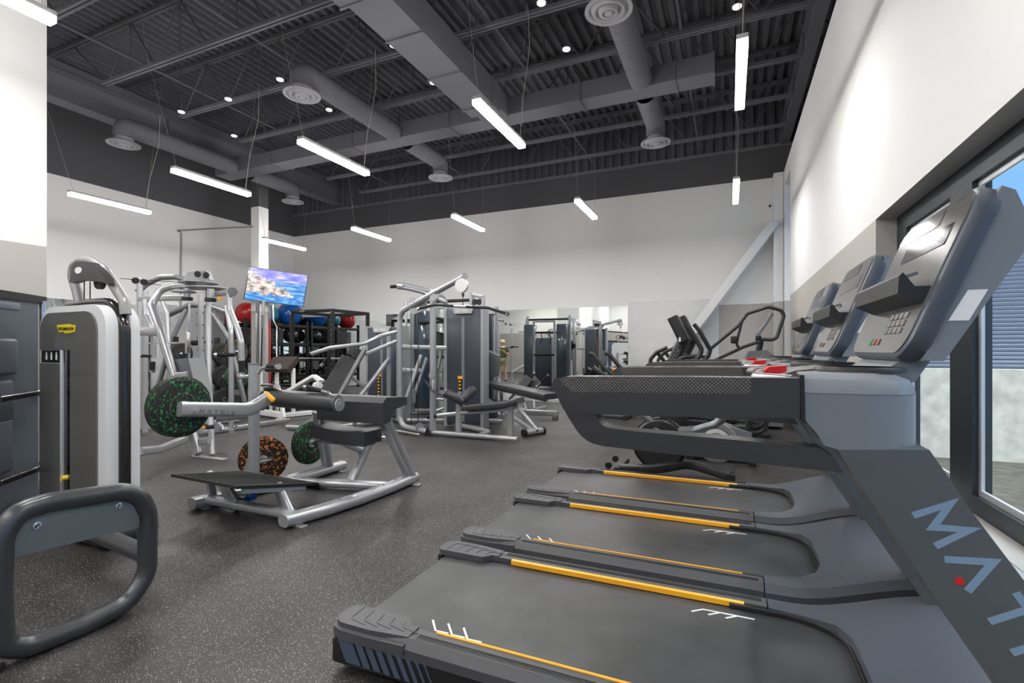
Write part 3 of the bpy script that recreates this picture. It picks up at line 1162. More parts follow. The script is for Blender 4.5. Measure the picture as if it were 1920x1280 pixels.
lv = [(.002, .012), (-.003, .003), (-.012, 0), (-.042, 0), (-.05, .004)]
rg = [[fq(t, y, h) for t, y in rr(-.012, .502, -CW, CW, .085, ins)] for h, ins in lv]
n = len(rg[0])
mb.poly([p for r in rg for p in r], [list(range(n)), [(len(lv) - 1) * n + j for j in range(n)][::-1]] + [(i * n + j, i * n + (j + 1) % n, (i + 1) * n + (j + 1) % n, (i + 1) * n + j) for i in range(len(lv) - 1) for j in range(n)])
cs = mb.build('console', M_tm2, tm, world=True)
MB().prism([(.492, 1.27), (.66, 1.735), (.688, 1.72), (.712, 1.65), (.706, 1.56), (.60, 1.375), (.54, 1.27)], 'y', TY - CW + .014, TY + CW - .014, bev=.025).build('rear_shell', M_tm, cs, world=True)
MB().prism([(.49, 1.30), (.58, 1.345), (.50, 1.205), (.38, 1.205), (.475, 1.275)], 'y', TY - .22, TY + .22, bev=.01).build('console_neck', M_tm, cs, world=True)


def fp(t, y, h=0.0):
    return fb + D * t + V((0, TY + y, 0)) + Nn * h


def face_plate(mb, t0, t1, y0, y1, h0, h1, rc=.03):
    out = []
    for sx, sy, a0 in ((1, 1, 0), (-1, 1, 90), (-1, -1, 180), (1, -1, 270)):
        for k in range(5):
            a = math.radians(a0 + 22.5 * k)
            out.append(((t0 + t1) / 2 + sx * ((t1 - t0) / 2 - rc) + rc * math.cos(a), (y0 + y1) / 2 + sy * ((y1 - y0) / 2 - rc) + rc * math.sin(a)))
    A = [fp(t, y, h1) for t, y in out]
    B = [fp(t, y, h0) for t, y in out]
    n = len(out)
    mb.poly(A + B, [list(range(n)), list(range(2 * n - 1, n - 1, -1))] + [(i, (i + 1) % n, n + (i + 1) % n, n + i) for i in range(n)])
    return mb


face_plate(MB(), .002, .488, -.31, .31, -.002, .006, .07).build('fascia', M_screen, cs, world=True)
face_plate(MB(), .335, .40, -.24, .16, .006, .0075, .006).build('display', M_screen_d, cs, world=True)
m = MB()
face_plate(m, .42, .475, -.10, .25, .006, .0072, .01)
face_plate(m, .25, .262, -.03, .05, .006, .0085, .003)
m.build('display_trim', mat('fascia_dark', (40, 39, 40), .25, coat=.4), cs, world=True)
m = MB()
for j_ in range(2):
    face_plate(m, .028, .05, -.045 + .05 * j_, -.012 + .05 * j_, .006, .0085, .003)
m.build('button', mat('keypad_button', (120, 60, 50), .4), cs, world=True)
m = MB()
face_plate(m, .028, .05, .055, .09, .006, .0085, .003)
m.build('button', mat('keypad_green', (50, 130, 70), .4), cs, world=True, label='green start button')
m = MB()
for j_ in range(3):
    for q_ in range(4):
        face_plate(m, .065 + .024 * j_, .083 + .024 * j_, -.22 + .045 * q_, -.185 + .045 * q_, .006, .0085, .003)
m.build('keypad', mat('keypad_grey', (110, 107, 102), .4), cs, world=True)
# accessory shelf
A_ = [fp(.205, 0, 0), fp(.150, 0, .0), fp(.158, 0, .07), fp(.205, 0, .085), fp(.218, 0, .08), fp(.19, 0, .04)]
MB().prism([(p.x, p.z) for p in A_], 'y', TY - .30, TY + .22, bev=.006).build('shelf', M_black, cs, world=True)
MB().prism([(p.x, p.z) for p in (fp(.205, 0, .082), fp(.235, 0, .045), fp(.228, 0, .04), fp(.2, 0, .075))], 'y', TY - .28, TY + .2, bev=.003).build('shelf_lip', M_screen, cs, world=True)
for s_ in (-1, 1):
    yl = TY + s_ * (CW - .014)
    q = [(.548, 1.38), (.590, 1.462), (.632, 1.462), (.592, 1.38)]
    m = MB()
    m.prism(q, 'y', yl, yl + s_ * .0015)
    m.build('warning_label', M_label, cs, world=True, label='white warning label')
MB().bx(-.9, -.7, TY - .38, TY + .38, 0.0, .036).bx(.6, .8, TY - .38, TY + .38, 0, .036).build('foot', M_rub, tm, world=True)
for k, lab in ((1, 'second dark grey treadmill, between the nearest one and the farthest one'), (2, 'farthest dark grey treadmill of the row of three, away from the camera')):
    copy_tree(tm, loc=(TMX, TY + 1.05 * k, 0), label=lab)
# ================================================================= LEFT SIDE MACHINES, HIP THRUST MACHINE, PLATES
def text_mesh(txt, size, o, ud, vd, m, parent, name='lettering', th=.0012, world=True):
    cu = bpy.data.curves.new('txt', 'FONT')
    cu.body = txt
    cu.size = size
    cu.extrude = th
    cu.resolution_u = 3
    ob = bpy.data.objects.new('txt', cu)
    COL.objects.link(ob)
    dg = bpy.context.evaluated_depsgraph_get()
    me = ob.evaluated_get(dg).to_mesh()
    ud, vd = V(ud).normalized(), V(vd).normalized()
    nn = ud.cross(vd)
    M = Matrix((ud, vd, nn)).transposed().to_4x4()
    M.translation = V(o)
    t = bmesh.new()
    t.from_mesh(me)
    mb = MB()
    mb.merge(t, M)
    ob.evaluated_get(dg).to_mesh_clear()
    bpy.data.objects.remove(ob)
    bpy.data.curves.remove(cu)
    return mb.build(name, m, parent, world=world)


def speck(name, base, col, scale=30, thr=.56):
    m = mat(name, base, .65, bump=.2, bscale=80)
    n, l = m.node_tree.nodes, m.node_tree.links
    tc = n.new('ShaderNodeTexCoord')
    t = n.new('ShaderNodeTexNoise')
    t.inputs['Scale'].default_value = scale
    t.inputs['Detail'].default_value = 2.5
    t.inputs['Roughness'].default_value = .6
    l.new(tc.outputs['Object'], t.inputs['Vector'])
    c = n.new('ShaderNodeValToRGB')
    c.color_ramp.interpolation = 'CONSTANT'
    c.color_ramp.elements[0].color = srgb(*base)
    c.color_ramp.elements[1].position = thr
    c.color_ramp.elements[1].color = srgb(*col)
    l.new(t.outputs['Fac'], c.inputs['Fac'])
    l.new(c.outputs['Color'], n['Principled BSDF'].inputs['Base Color'])
    return m


M_green = speck('green_fleck_rubber', (26, 27, 29), (30, 135, 56), 46, .585)
M_orange = speck('orange_fleck_rubber', (22, 21, 20), (215, 120, 34), 36, .56)
M_tan = speck('tan_fleck_rubber', (36, 34, 32), (150, 128, 96), 60, .58)
M_blkp = mat('black_plate_rubber', (34, 34, 34), .6, bump=.2)


def bumper(c, ax, r, th, m, label, group=None, name='bumper_plate', rim=True):
    c = V(c)
    ax = V(ax).normalized()
    t = thing(name, c - V((0, 0, r)), label, 'weight plate', group)
    p = [(.026, 0), (.05, 0), (.052, .004), (r * .42, .006), (r * .44, .002), (r * .86, .002), (r * .88, .006), (r * .96, .007), (r, .014), (r, th - .014), (r * .96, th - .007), (r * .88, th - .006), (r * .86, th - .002), (r * .44, th - .002), (r * .42, th - .006), (.052, th - .004), (.05, th), (.026, th), (.026, 0)]
    MB().lathe(p, c - ax * th / 2, ax, 48).build('plate_body', m, t, world=True)
    if rim:
        MB().lathe([(.025, -.001), (.046, -.001), (.046, .003), (.046, th - .003), (.046, th + .001), (.025, th + .001), (.025, -.001)], c - ax * th / 2, ax, 24).build('hub_ring', M_chrome, t, world=True)
        for s_ in (0, 1):
            pass
        MB().lathe([(r * .43, th - .001), (r * .445, th - .001), (r * .445, th + .0005), (r * .43, th + .0005), (r * .43, th - .001)], c - ax * th / 2, ax, 40).build('ring_groove', mat('worn_rubber_ring', (120, 120, 115), .6), t, world=True)
    return t


# ---- front left strength machine: white weight tower with a closed tube frame at the camera end
tg = thing('strength_machine', (-4.0, 2.0, 0), 'strength machine with white weight tower, arched top and black looped tube frame', 'exercise machine')
M_shell = mat('white_tower_shell', (218, 220, 222), .35)
M_gpan = mat('smoked_grey_panel', (96, 95, 93), .14, coat=.5)
M_btube = mat('black_gloss_tube', (44, 43, 43), .22, .3, coat=.4)
M_ftube = mat('charcoal_tube', (82, 84, 87), .3, .5)
fy, by_ = 1.94, 2.15
xl, xr, zt_ = -4.62, -3.80, 1.61


def rtop(x0, x1, z0, z1, r, n=6):
    o = [(x0, z0), (x1, z0)]
    for k in range(n + 1):
        a = PI / 2 * k / n
        o.append((x1 - r + r * math.cos(a), z1 - r + r * math.sin(a)))
    for k in range(n + 1):
        a = PI / 2 + PI / 2 * k / n
        o.append((x0 + r + r * math.cos(a), z1 - r + r * math.sin(a)))
    return o


MB().prism(rtop(xl, xr, .06, zt_, .16), 'y', fy, fy + .075, bev=.006).prism(rtop(xl, xr, .06, zt_, .16), 'y', by_ - .06, by_, bev=.006).prism(rtop(xl + .02, xr - .02, .06, zt_ - .02, .15), 'y', fy + .075, by_ - .06).build('tower_shell', M_shell, tg, world=True)
pl = []
# black tube running over the tower in the groove between the shells
MB().tube([(xl + .16, 2.05, zt_ + .005), (xl + .4, 2.05, zt_ + .022), (xr - .14, 2.05, zt_ + .022), (xr + .005, 2.05, zt_ - .13), (xr + .005, 2.05, .08)], .036, fil=.17, seg=18).build('guide_tube', M_btube, tg, world=True)
x0, x1 = xl + .03, xr - .09
sx0, sx1 = at(121, 800, Y=fy).x, at(135, 800, Y=fy).x
zs = at(128, 656, Y=fy).z
fp_ = MB()
fp_.prism([(sx1, .1), (x1, .1)] + rtop(sx1, x1, .1, zt_ - .045, .13)[2:9] + [(sx1, zt_ - .045)], 'y', fy - .012, fy + .002, bev=.002)
fp_.prism([(x0, zs), (sx1, zs), (sx1, zt_ - .045)] + rtop(x0, sx1, .1, zt_ - .045, .13)[9:], 'y', fy - .012, fy + .002, bev=.002)
fp_.prism([(x0, .1), (sx0 - .02, .1), (sx0 - .02, zs - .095), (x0, zs - .095)], 'y', fy - .012, fy + .002, bev=.002)
fp_.build('front_panel', M_gpan, tg, world=True)
MB().bx(sx0 - .001, sx1 + .001, fy - .002, fy + .001, .1, zs).bx(x0, sx0, fy - .004, fy + .001, zs - .09, zs - .004).build('stack_opening', M_gloss, tg, world=True, label='black weight stack opening')
MB().bx(sx0 - .018, sx0, fy - .02, fy + .002, .1, zs, bev=.003).build('slot_edge', M_alu, tg, world=True)
ic = MB()
for k in range(4):
    ic.bx(x0 + .06 + .065 * k, x0 + .06 + .065 * k + .02, fy - .0055, fy - .004, zs - .07, zs - .03).cyl((x0 + .07 + .065 * k, fy - .004, zs - .022), (x0 + .07 + .065 * k, fy - .0055, zs - .022), .008, seg=10)
ic.build('instruction_icon', M_label, tg, world=True)
pp = at(126, 895, Y=fy)
MB().cyl((pp.x, fy + .0, pp.z), (pp.x, fy - .035, pp.z), .02, .018).build('selector_pin', mat('yellow_pin', (225, 205, 70), .4), tg, world=True)
q = [at(*p, Y=fy - .012) for p in ((107, 609), (133, 607), (134, 609.5), (142, 609), (141, 622), (134, 623), (133.5, 624), (121, 625), (120.5, 622), (111, 623))]
lg = MB().plate([V((p.x, fy - .0135, p.z)) for p in q], .002).build('badge', mat('badge_yellow', (232, 212, 30), .4), tg, world=True, label='yellow badge')
b0_ = at(109, 619, Y=fy - .016)
text_mesh('TECHNOGYM', .031, (b0_.x, fy - .0165, b0_.z), (1, 0, -.02), (0, 0, 1), M_black, lg)
# arch with dark visor and pulley
ya = 2.06
ap = [at(*p, Y=ya) for p in ((236, 590), (233, 565), (215, 536), (195, 505), (172, 490), (152, 489), (139, 500), (137, 520), (145, 545), (156, 590))]
MB().sweep(fillet(ap, .06), circ(.034, 18)).build('arch_tube', mat('silver_arch', (150, 150, 150), .38, .4), tg, world=True)
vp_ = [at(*p, Y=ya - .075) for p in ((130, 530), (132, 508), (138, 496), (150, 490), (168, 491), (186, 508), (197, 522), (199, 531), (186, 528), (165, 526), (146, 525))]
MB().prism([(p.x, p.z) for p in vp_], 'y', ya - .075, ya - .02, bev=.006).build('visor', mat('visor_grey', (60, 60, 60), .35), tg, world=True)
c_ = at(146.5, 506.5, Y=ya - .077)
m = MB().cyl((c_.x, ya - .0745, c_.z), (c_.x, ya - .0775, c_.z), .042, seg=28)
for v in m.bm.verts:
    v.co.z = c_.z + (v.co.z - c_.z) * .55
m.build('oval_badge', M_label, tg, world=True)
c_ = at(186, 529, Y=ya)
MB().cyl((c_.x, ya - .01, c_.z), (c_.x, ya + .02, c_.z), .05, seg=26).build('pulley', M_black, tg, world=True)
m = MB()
for px_ in (158, 169):
    a = at(px_, 528, Y=ya)
    m.tube([a, (a.x, a.y, 1.58)], .004, seg=6)
m.build('cable', M_cable, tg, world=True)
# loop frame
XRG = -2.72
lp = [at(*p, X=XRG) for p in ((228, 921), (262, 930), (277, 962), (276, 1075), (240, 1130), (150, 1176), (48, 1214), (3, 1212), (-2, 1100), (1, 1010), (30, 960), (90, 942))]
pc = fillet(lp, .14, 7, closed=True)
MB().sweep(pc, circ(.043, 22), up=(1, 0, 0), closed=True).build('loop_frame', M_ftube, tg, world=True)
gp = [at(*p, X=XRG) for p in ((6, 1049), (14, 1000), (34, 978), (80, 960), (185, 940), (222, 932), (246, 942), (265, 968), (264, 986))]
MB().prism([(p.y, p.z) for p in gp], 'x', XRG - .006, XRG + .006, bev=.001).build('gusset_plate', mat('slate_metal', (122, 130, 134), .4, .3), tg, world=True)
for p in ((68, 985), (221, 948)):
    c_ = at(*p, X=XRG)
    MB().lathe([(.006, .006), (.011, .014), (.017, .012), (.019, .006), (.019, 0)], c_, (1, 0, 0), 20).cyl(c_ + V((.006, 0, 0)), c_ + V((.011, 0, 0)), .007, seg=6).build('bolt', M_chrome, tg, world=True)
a = at(277, 1040, X=XRG)
MB().tube([(XRG - .005, a.y, a.z), (-3.4, a.y + .06, .27), (-4.1, 2.0, .27)], .044, fil=.1, seg=18).build('cross_tube', M_ftube, tg, world=True)
MB().box((-3.95, 2.03, .07), (.62, .34, .13), bev=.05, seg=3).build('tower_base', mat('base_dark', (58, 60, 64), .4, .3), tg, world=True)
c_ = at(150, 1190, X=XRG)
MB().cyl((XRG, c_.y, 0), (XRG, c_.y, .02), .03).cyl((XRG, 1.0, 0), (XRG, 1.0, .02), .03).build('rubber_foot', M_rub, tg, world=True)

# ---- dark machine at the left edge
ld_ = thing('strength_machine', (-4.9, 1.9, 0), 'tall slate grey strength machine tower cut off by the left edge of the photo', 'exercise machine')
P = [(-4.86, 2.03), (-4.62, 1.72), (-4.45, 1.50), (-4.95, 1.12), (-5.3, 1.62)]
M_dk = mat('slate_shell', (88, 96, 104), .3)
MB().prism(P, 'z', .05, 1.66, bev=.02).build('tower_shell', M_dk, ld_, world=True)
MB().prism([(-4.90, 2.10), (-4.60, 1.73), (-4.42, 1.48), (-4.95, 1.08), (-5.34, 1.64)], 'z', 1.66, 1.715, bev=.02).build('top_cap', M_black, ld_, world=True)
MB().tube([(-4.895, 2.075, .04), (-4.895, 2.075, 1.68)], .028, seg=16).build('chrome_edge_tube', M_chrome, ld_, world=True)
nd = V((.79, .61, 0)).normalized()
al = V((-.61, .79, 0)).normalized()
pb = V((-4.62, 1.72, 0))
for k, (z0, z1, wd) in enumerate(((1.13, 1.38, .10), (.80, 1.09, .06), (.45, .82, .055))):
    m = MB()
    m.box((0, 0, 0), (.2, .05, z1 - z0), bev=.024, seg=3)
    R3 = Matrix((al, nd, V((0, 0, 1)))).transposed().to_4x4()
    R3.translation = pb + al * (wd - .1) + nd * .03 + V((0, 0, (z0 + z1) / 2))
    for v in m.bm.verts:
        v.co = R3 @ v.co
    m.build('pad', mat('grey_pad', (98, 104, 112), .4), ld_, world=True)
for z, a0 in ((.975, .03), (.42, .0)):
    m = MB()
    m.tube([pb + nd * .12 + al * (-.2) + V((0, 0, z)), pb + nd * .12 + al * .35 + V((0, 0, z + .012)), pb + nd * .02 + al * .40 + V((0, 0, z + .012))], .022, fil=.06, seg=14)
    m.build('handle_bar', M_btube, ld_, world=True)
m = MB()
q0 = pb + al * .12 + nd * .004
m.box((0, 0, 0), (.26, .006, .05), bev=.002)
R3.translation = pb + al * .06 + nd * .006 + V((0, 0, 1.615))
for v in m.bm.verts:
    v.co = R3 @ v.co
m.build('instruction_strip', mat('strip_blue_grey', (110, 118, 130), .3), ld_, world=True)

# ---- hip thrust machine
ht = thing('hip_thrust_machine', (-3.4, 3.4, 0), 'silver plate loaded hip thrust machine with black roller, pad and foot plate', 'exercise machine')
sec = rrect(.13, .09, .04, 5)
m = MB()
m.sweep([(-2.965, 2.63, .06), (-2.90, 2.95, .052), (-2.85, 3.3, .05), (-2.83, 3.7, .05), (-2.835, 4.08, .055)], sec)
m.build('base_beam', M_steel, ht, world=True)
m = MB()
m.sweep([(-3.975, 2.63, .06), (-3.93, 2.95, .052), (-3.89, 3.3, .05), (-3.86, 3.8, .05), (-3.85, 4.2, .055)], sec)
m.build('base_beam', M_steel, ht, world=True)
m = MB()
m.sweep([(-3.95, 2.74, .07), (-2.96, 2.74, .07)], rrect(.09, .06, .02)).build('cross_beam', M_steel, ht, world=True)
m = MB()
m.sweep([(-4.13, 3.36, .055), (-3.7, 3.5, .055), (-2.86, 3.72, .055)], rrect(.11, .065, .028)).build('cross_beam', M_steel, ht, world=True)
fs_ = MB()
for x, y in ((-2.93, 2.72), (-2.80, 4.0), (-3.99, 2.72), (-3.82, 4.12)):
    fs_ = MB().bx(x - .035, x + .085, y - .03, y + .03, 0, .012, bev=.003).bx(x - .03, x + .03, y - .03, y + .03, .012, .02).cyl((x + .06, y, .012), (x + .06, y, .022), .009, seg=6).build('foot', M_steel, ht, world=True)
for x, y in ((-2.96, 2.74), (-2.87, 3.1), (-2.83, 3.6), (-2.83, 3.78), (-3.96, 2.74), (-3.86, 3.95)):
    MB().cyl((x, y, .088), (x, y, .098), .014, seg=6).cyl((x, y, .098), (x, y, .107), .007, seg=8).build('bolt', M_chrome, ht, world=True)
m = MB()
m.bar([at(446, 955, Y=2.76), at(418, 904, Y=2.74)], .13, .045, up=(0, 1, .3), c=.015).build('foot_plate_leg', M_steel, ht, world=True)
m = MB()
m.bar([at(546, 968, Y=2.76), at(521, 913, Y=2.84)], .115, .045, up=(0, 1, .3), c=.015).build('foot_plate_leg', M_steel, ht, world=True)
c4 = [at(320.6, 891, Y=2.4), at(443, 914, Y=2.4), at(597, 907, X=-3.15), at(452, 884, X=-3.87)]
n_ = (c4[1] - c4[0]).cross(c4[3] - c4[0]).normalized()
m = MB().plate([c4[0], c4[1], c4[2], c4[2] + (c4[2] - c4[1]).normalized() * .06 + V((-.02, 0, -.035)), c4[3] + (c4[3] - c4[0]).normalized() * .05 + V((0, 0, -.01)), c4[3]][:3] + [c4[3]], .02)
tp = m.build('foot_plate', M_rub, ht, world=True)
e1, e2 = (c4[2] - c4[1]).normalized(), (c4[1] - c4[0]).normalized()
lip = MB().plate([c4[2], c4[2] + e1 * .05 - n_ * .05, c4[3] + e1 * .05 - n_ * .05, c4[3]], .016)
lip.build('plate_lip', M_rub, tp, world=True)
rg_ = MB()
for k in range(9):
    t0 = .08 + .1 * k
    a = c4[0].lerp(c4[1], t0)
    b = c4[3].lerp(c4[2], t0)
    rg_ = MB().bar([a.lerp(b, .04) + n_ * .0115, a.lerp(b, .95) + n_ * .0115], .012, .003, c=.0005, up=n_)
    rg_.build('grip_rib', M_rub, tp, world=True)
MB().bar([c4[1] + e1 * .08 - n_ * .03 - e2 * .03, c4[2] - e1 * .12 - n_ * .03 - e2 * .03], .04, .035, c=.004, up=n_).build('support_rail', mat('pale_blue_steel', (150, 164, 172), .35, .5), ht, world=True)
# post on the left with storage peg
m = MB()
m.tube([(-4.13, 3.33, .05), (-4.13, 3.33, 1.16)], .05, seg=24)
pst = m.build('post', M_steel, ht, world=True)
MB().cyl((-4.13, 3.33, 1.158), (-4.13, 3.33, 1.178), .053).build('post_cap', M_steel_d, pst, world=True)
a = at(463, 706, Y=3.3)
MB().cyl((-4.14, 3.30, a.z), (-4.23, 3.24, a.z + .0), .018).build('storage_peg', M_chrome, pst, world=True)
MB().cyl((-4.14, 3.33, .225), (-4.14, 3.52, .225), .024).build('storage_peg', M_chrome, pst, world=True)
MB().prism([(-4.30, .05), (-4.18, .05), (-4.18, .26), (-4.21, .26)], 'y', 3.32, 3.34).build('gusset', M_steel, pst, world=True)
# loading arm
arm = [at(336, 767, X=-3.75), at(440, 771, X=-3.75), at(470, 768, X=-3.75), at(505, 744, X=-3.75)]
m = MB()
m.sweep(fillet([arm[0], arm[2], arm[3]], .28, 7), rrect(.062, .115, .028, 4))
am = m.build('loading_arm', M_steel, ht, world=True)
a = at(362, 769.5, X=-3.75)
MB().cyl((-3.72, a.y, a.z), (-3.70, a.y, a.z), .018, seg=20).cyl((-3.70, a.y, a.z), (-3.692, a.y, a.z), .009, seg=8).build('bolt', M_chrome, am, world=True)
d0, d1 = at(375, 774.5, X=-3.7188), at(437, 778, X=-3.7188)
dd = (d1 - d0).normalized()
m = MB()
word(m, 'MATRIX', d0, dd, V((0, -dd.z, dd.y)), .031, gap=.85, w=.17, th=.001)
m.build('lettering', mat('faint_grey_lettering', (96, 98, 103), .5), am, world=True)
MB().cyl((-3.72, 2.50, a.z), (-4.12, 2.50, a.z), .024).build('weight_horn', M_chrome, am, world=True)
# clamp, yellow lever
a = at(493, 752, Y=3.2)
MB().cyl(a + V((-.03, -.01, -.06)), a + V((.02, -.0, .03)), .045).build('pivot_clamp', M_steel_d, ht, world=True)
a = at(507, 745, Y=3.15)
MB().box(a, (.11, .035, .045), rot=Matrix.Rotation(.55, 4, 'Y'), bev=.015, seg=3).box(a + V((-.045, 0, .035)), (.06, .03, .03), rot=Matrix.Rotation(.3, 4, 'Y'), bev=.012, seg=3).build('adjust_lever', M_yel, ht, world=True, label='amber adjusting lever')
# roller
r0, r1 = at(506, 745, Y=3.3), at(632, 756, Y=3.3)
MB().lathe([(0, 0), (.055, 0), (.07, .02), (.08, .1), (.08, (r1 - r0).length - .02), (.072, (r1 - r0).length), (0, (r1 - r0).length)], r0, r1 - r0, 28).build('roller_pad', M_pad, ht, world=True)
m = MB()
ax_ = (r1 - r0).normalized()
m.cyl(r1, r1 + ax_ * .012, .068, seg=30)
ew = m.build('roller_end', M_steel_d, ht, world=True)
b1 = r1 + ax_ * .02 + V((0, 0, -.01))
m = MB().cyl(b1, b1 + ax_ * .014, .055, seg=26)
top_ = b1 + V((-.12, -.02, .095))
m.bar([b1 + ax_ * .007, top_ + ax_ * .01], .05, .014, up=(0, 1, 0), c=.006)
m.cyl(b1 + ax_ * .012, b1 + ax_ * .022, .015, seg=16)
m.build('roller_bracket', M_steel, ht, world=True)


def grip_handle(p0, p1, r=.019, parent=ht, cap=.028):
    d = (V(p1) - V(p0)).normalized()
    h = MB().cyl(V(p0), V(p1), r, seg=18).build('handle_grip', M_rub, parent, world=True)
    MB().cyl(V(p1), V(p1) + d * .035, r * 1.25, seg=18).build('handle_cap', M_chrome, h, world=True)
    return h


m = MB()
grip_handle(at(605, 733, Y=3.28), at(577, 726, Y=3.28))
MB().cyl(at(605, 733, Y=3.28), at(616, 736, Y=3.28), .02).build('handle_joint', M_chrome, ht, world=True)
grip_handle(at(498, 730, Y=3.3), at(517, 726, Y=3.28), .02)
grip_handle(at(502, 686, Y=3.3), at(519, 687, Y=3.28), .02)
MB().tube([at(486, 742, Y=3.3), at(490, 735, Y=3.3), at(498, 730, Y=3.3)], .016, fil=.03).build('handle_tube', M_steel, ht, world=True)
MB().tube([at(484, 700, Y=3.3), at(490, 691, Y=3.3), at(502, 686, Y=3.3)], .016, fil=.03).build('handle_tube', M_steel, ht, world=True)
# back pad: slab with a top shelf
m = MB()
m.prism([(3.49, .655), (3.585, .665), (3.60, .76), (3.83, .795), (3.83, .865), (3.53, .885), (3.475, .84)], 'x', -3.50, -2.74, bev=.016)
m.build('back_pad', M_pad, ht, world=True)
MB().bx(-3.45, -2.80, 3.585, 3.75, .70, .765, bev=.006).build('pad_plate', M_steel_d, ht, world=True)
for pts in ([(-2.835, 4.02, .07), (-2.85, 3.62, .70)], [(-3.86, 4.0, .07), (-3.62, 3.62, .72)]):
    MB().bar(pts, .085, .11, up=(1, 0, 0), c=.03).build('frame_leg', M_steel, ht, world=True)
MB().bar([(-3.25, 3.66, .07), (-3.25, 3.90, .38), (-3.2, 4.0, .50)], .07, .085, up=(1, 0, 0), c=.025, fil=.05).build('seat_strut', M_steel, ht, world=True)
MB().bar([(-3.44, 3.62, .47), (-3.27, 3.84, .32)], .06, .06, up=(1, 0, 0), c=.02).build('seat_strut', M_steel, ht, world=True)
MB().tube([(-3.15, 3.72, .475), (-2.87, 3.80, .46)], .03, seg=16).build('seat_rail', M_steel, ht, world=True)
MB().box((-3.1, 3.70, .45), (.1, .12, .05), bev=.01).build('seat_bracket', M_steel_d, ht, world=True)
sx = [-3.60, -3.54, -3.42, -3.28, -3.14, -3.03, -2.96]
sz = [.585, .60, .578, .566, .566, .578, .570]
m = MB()
top_ = [(x, z) for x, z in zip(sx, sz)]
m.prism(top_ + [(x, z - .115) for x, z in reversed(top_)], 'y', 3.50, 3.74, bev=.022)
m.build('seat_pad', M_pad, ht, world=True)
MB().bx(-3.55, -3.0, 3.54, 3.70, .43, .455, bev=.004).build('seat_plate', M_steel_d, ht, world=True)
q = [(3.69, .42), (3.83, .15)]
m = MB()
la, lb = V((-2.845, 3.80, .42)), V((-2.84, 3.97, .15))
m.plate([la + V((.046, 0, 0)), la + V((.047, .03, .012)), lb + V((.047, .03, .012)), lb + V((.047, 0, 0))], .002)
m.build('warning_label', M_label, ht, world=True, label='white warning label')
for p in ((474, 930), (462, 936)):
    a = at(*p, Y=2.88)
    MB().cyl(a + V((-.09, .02, 0)), a, .016).build('band_peg', M_black, ht, world=True)
    MB().cyl(a, a + V((.014, -.006, 0)), .03, seg=22).build('peg_cap', M_blue, ht, world=True, label='blue peg cap')
MB().bar([(-3.93, 2.78, .08), (-3.90, 2.72, .30)], .06, .04, up=(1, 0, 0), c=.01).build('foot_plate_leg', M_steel, ht, world=True)

p = at(338, 762, X=-3.86)
bumper((-3.87, p.y, p.z), (1, 0, 0), .232, .10, M_green, 'large green flecked bumper plate on the lettered arm of the hip thrust machine')
p = at(484, 866, Y=3.44)
bumper((p.x, 3.50, .226), (.68, -.73, 0), .225, .06, M_orange, 'orange flecked bumper plate standing on the floor behind the silver post')
p = at(581, 829, X=-3.98)
bumper((-3.98, p.y, p.z), (1, 0, 0), .222, .07, M_green, 'green flecked bumper plate behind the saddle seat of the hip thrust machine')
MB().cyl((-3.82, p.y, p.z), (-4.05, p.y, p.z), .024).build('storage_peg', M_chrome, ht, world=True)
# ================================================================= MIDDLE OF THE ROOM
def q(px, py, Y):
    return at(px, py, Y=Y)


def tubes(name, m, parent, pts, r, fil=.08, seg=14):
    return MB().tube([V(p) for p in pts], r, fil=fil, seg=seg).build(name, m, parent, world=True)


def bars(name, m, parent, pts, w, h, fil=0.0, up=(0, 0, 1), c=.012):
    return MB().bar([V(p) for p in pts], w, h, fil=fil, up=up, c=c).build(name, m, parent, world=True)


def handle(parent, p0, p1, r=.02, m=None):
    p0, p1 = V(p0), V(p1)
    d = (p1 - p0).normalized()
    h = MB().cyl(p0, p1, r, seg=16).build('handle_grip', m or M_rub, parent, world=True)
    MB().cyl(p1, p1 + d * .03, r * 1.2, seg=16).build('handle_cap', M_chrome, h, world=True)
    return h


def pad(parent, pts, w, th, m=None, name='pad', up=(0, 0, 1), c=.02):
    return MB().bar([V(p) for p in pts], w, th, up=up, c=c).build(name, m or M_pad, parent, world=True)


M_shroud = mat('slate_blue_shroud', (66, 72, 82), .35, .2)
M_shroud_l = mat('shroud_light_strip', (128, 134, 142), .35, .3)
M_plexi = mat('clear_badge', (190, 192, 192), .2, .2)


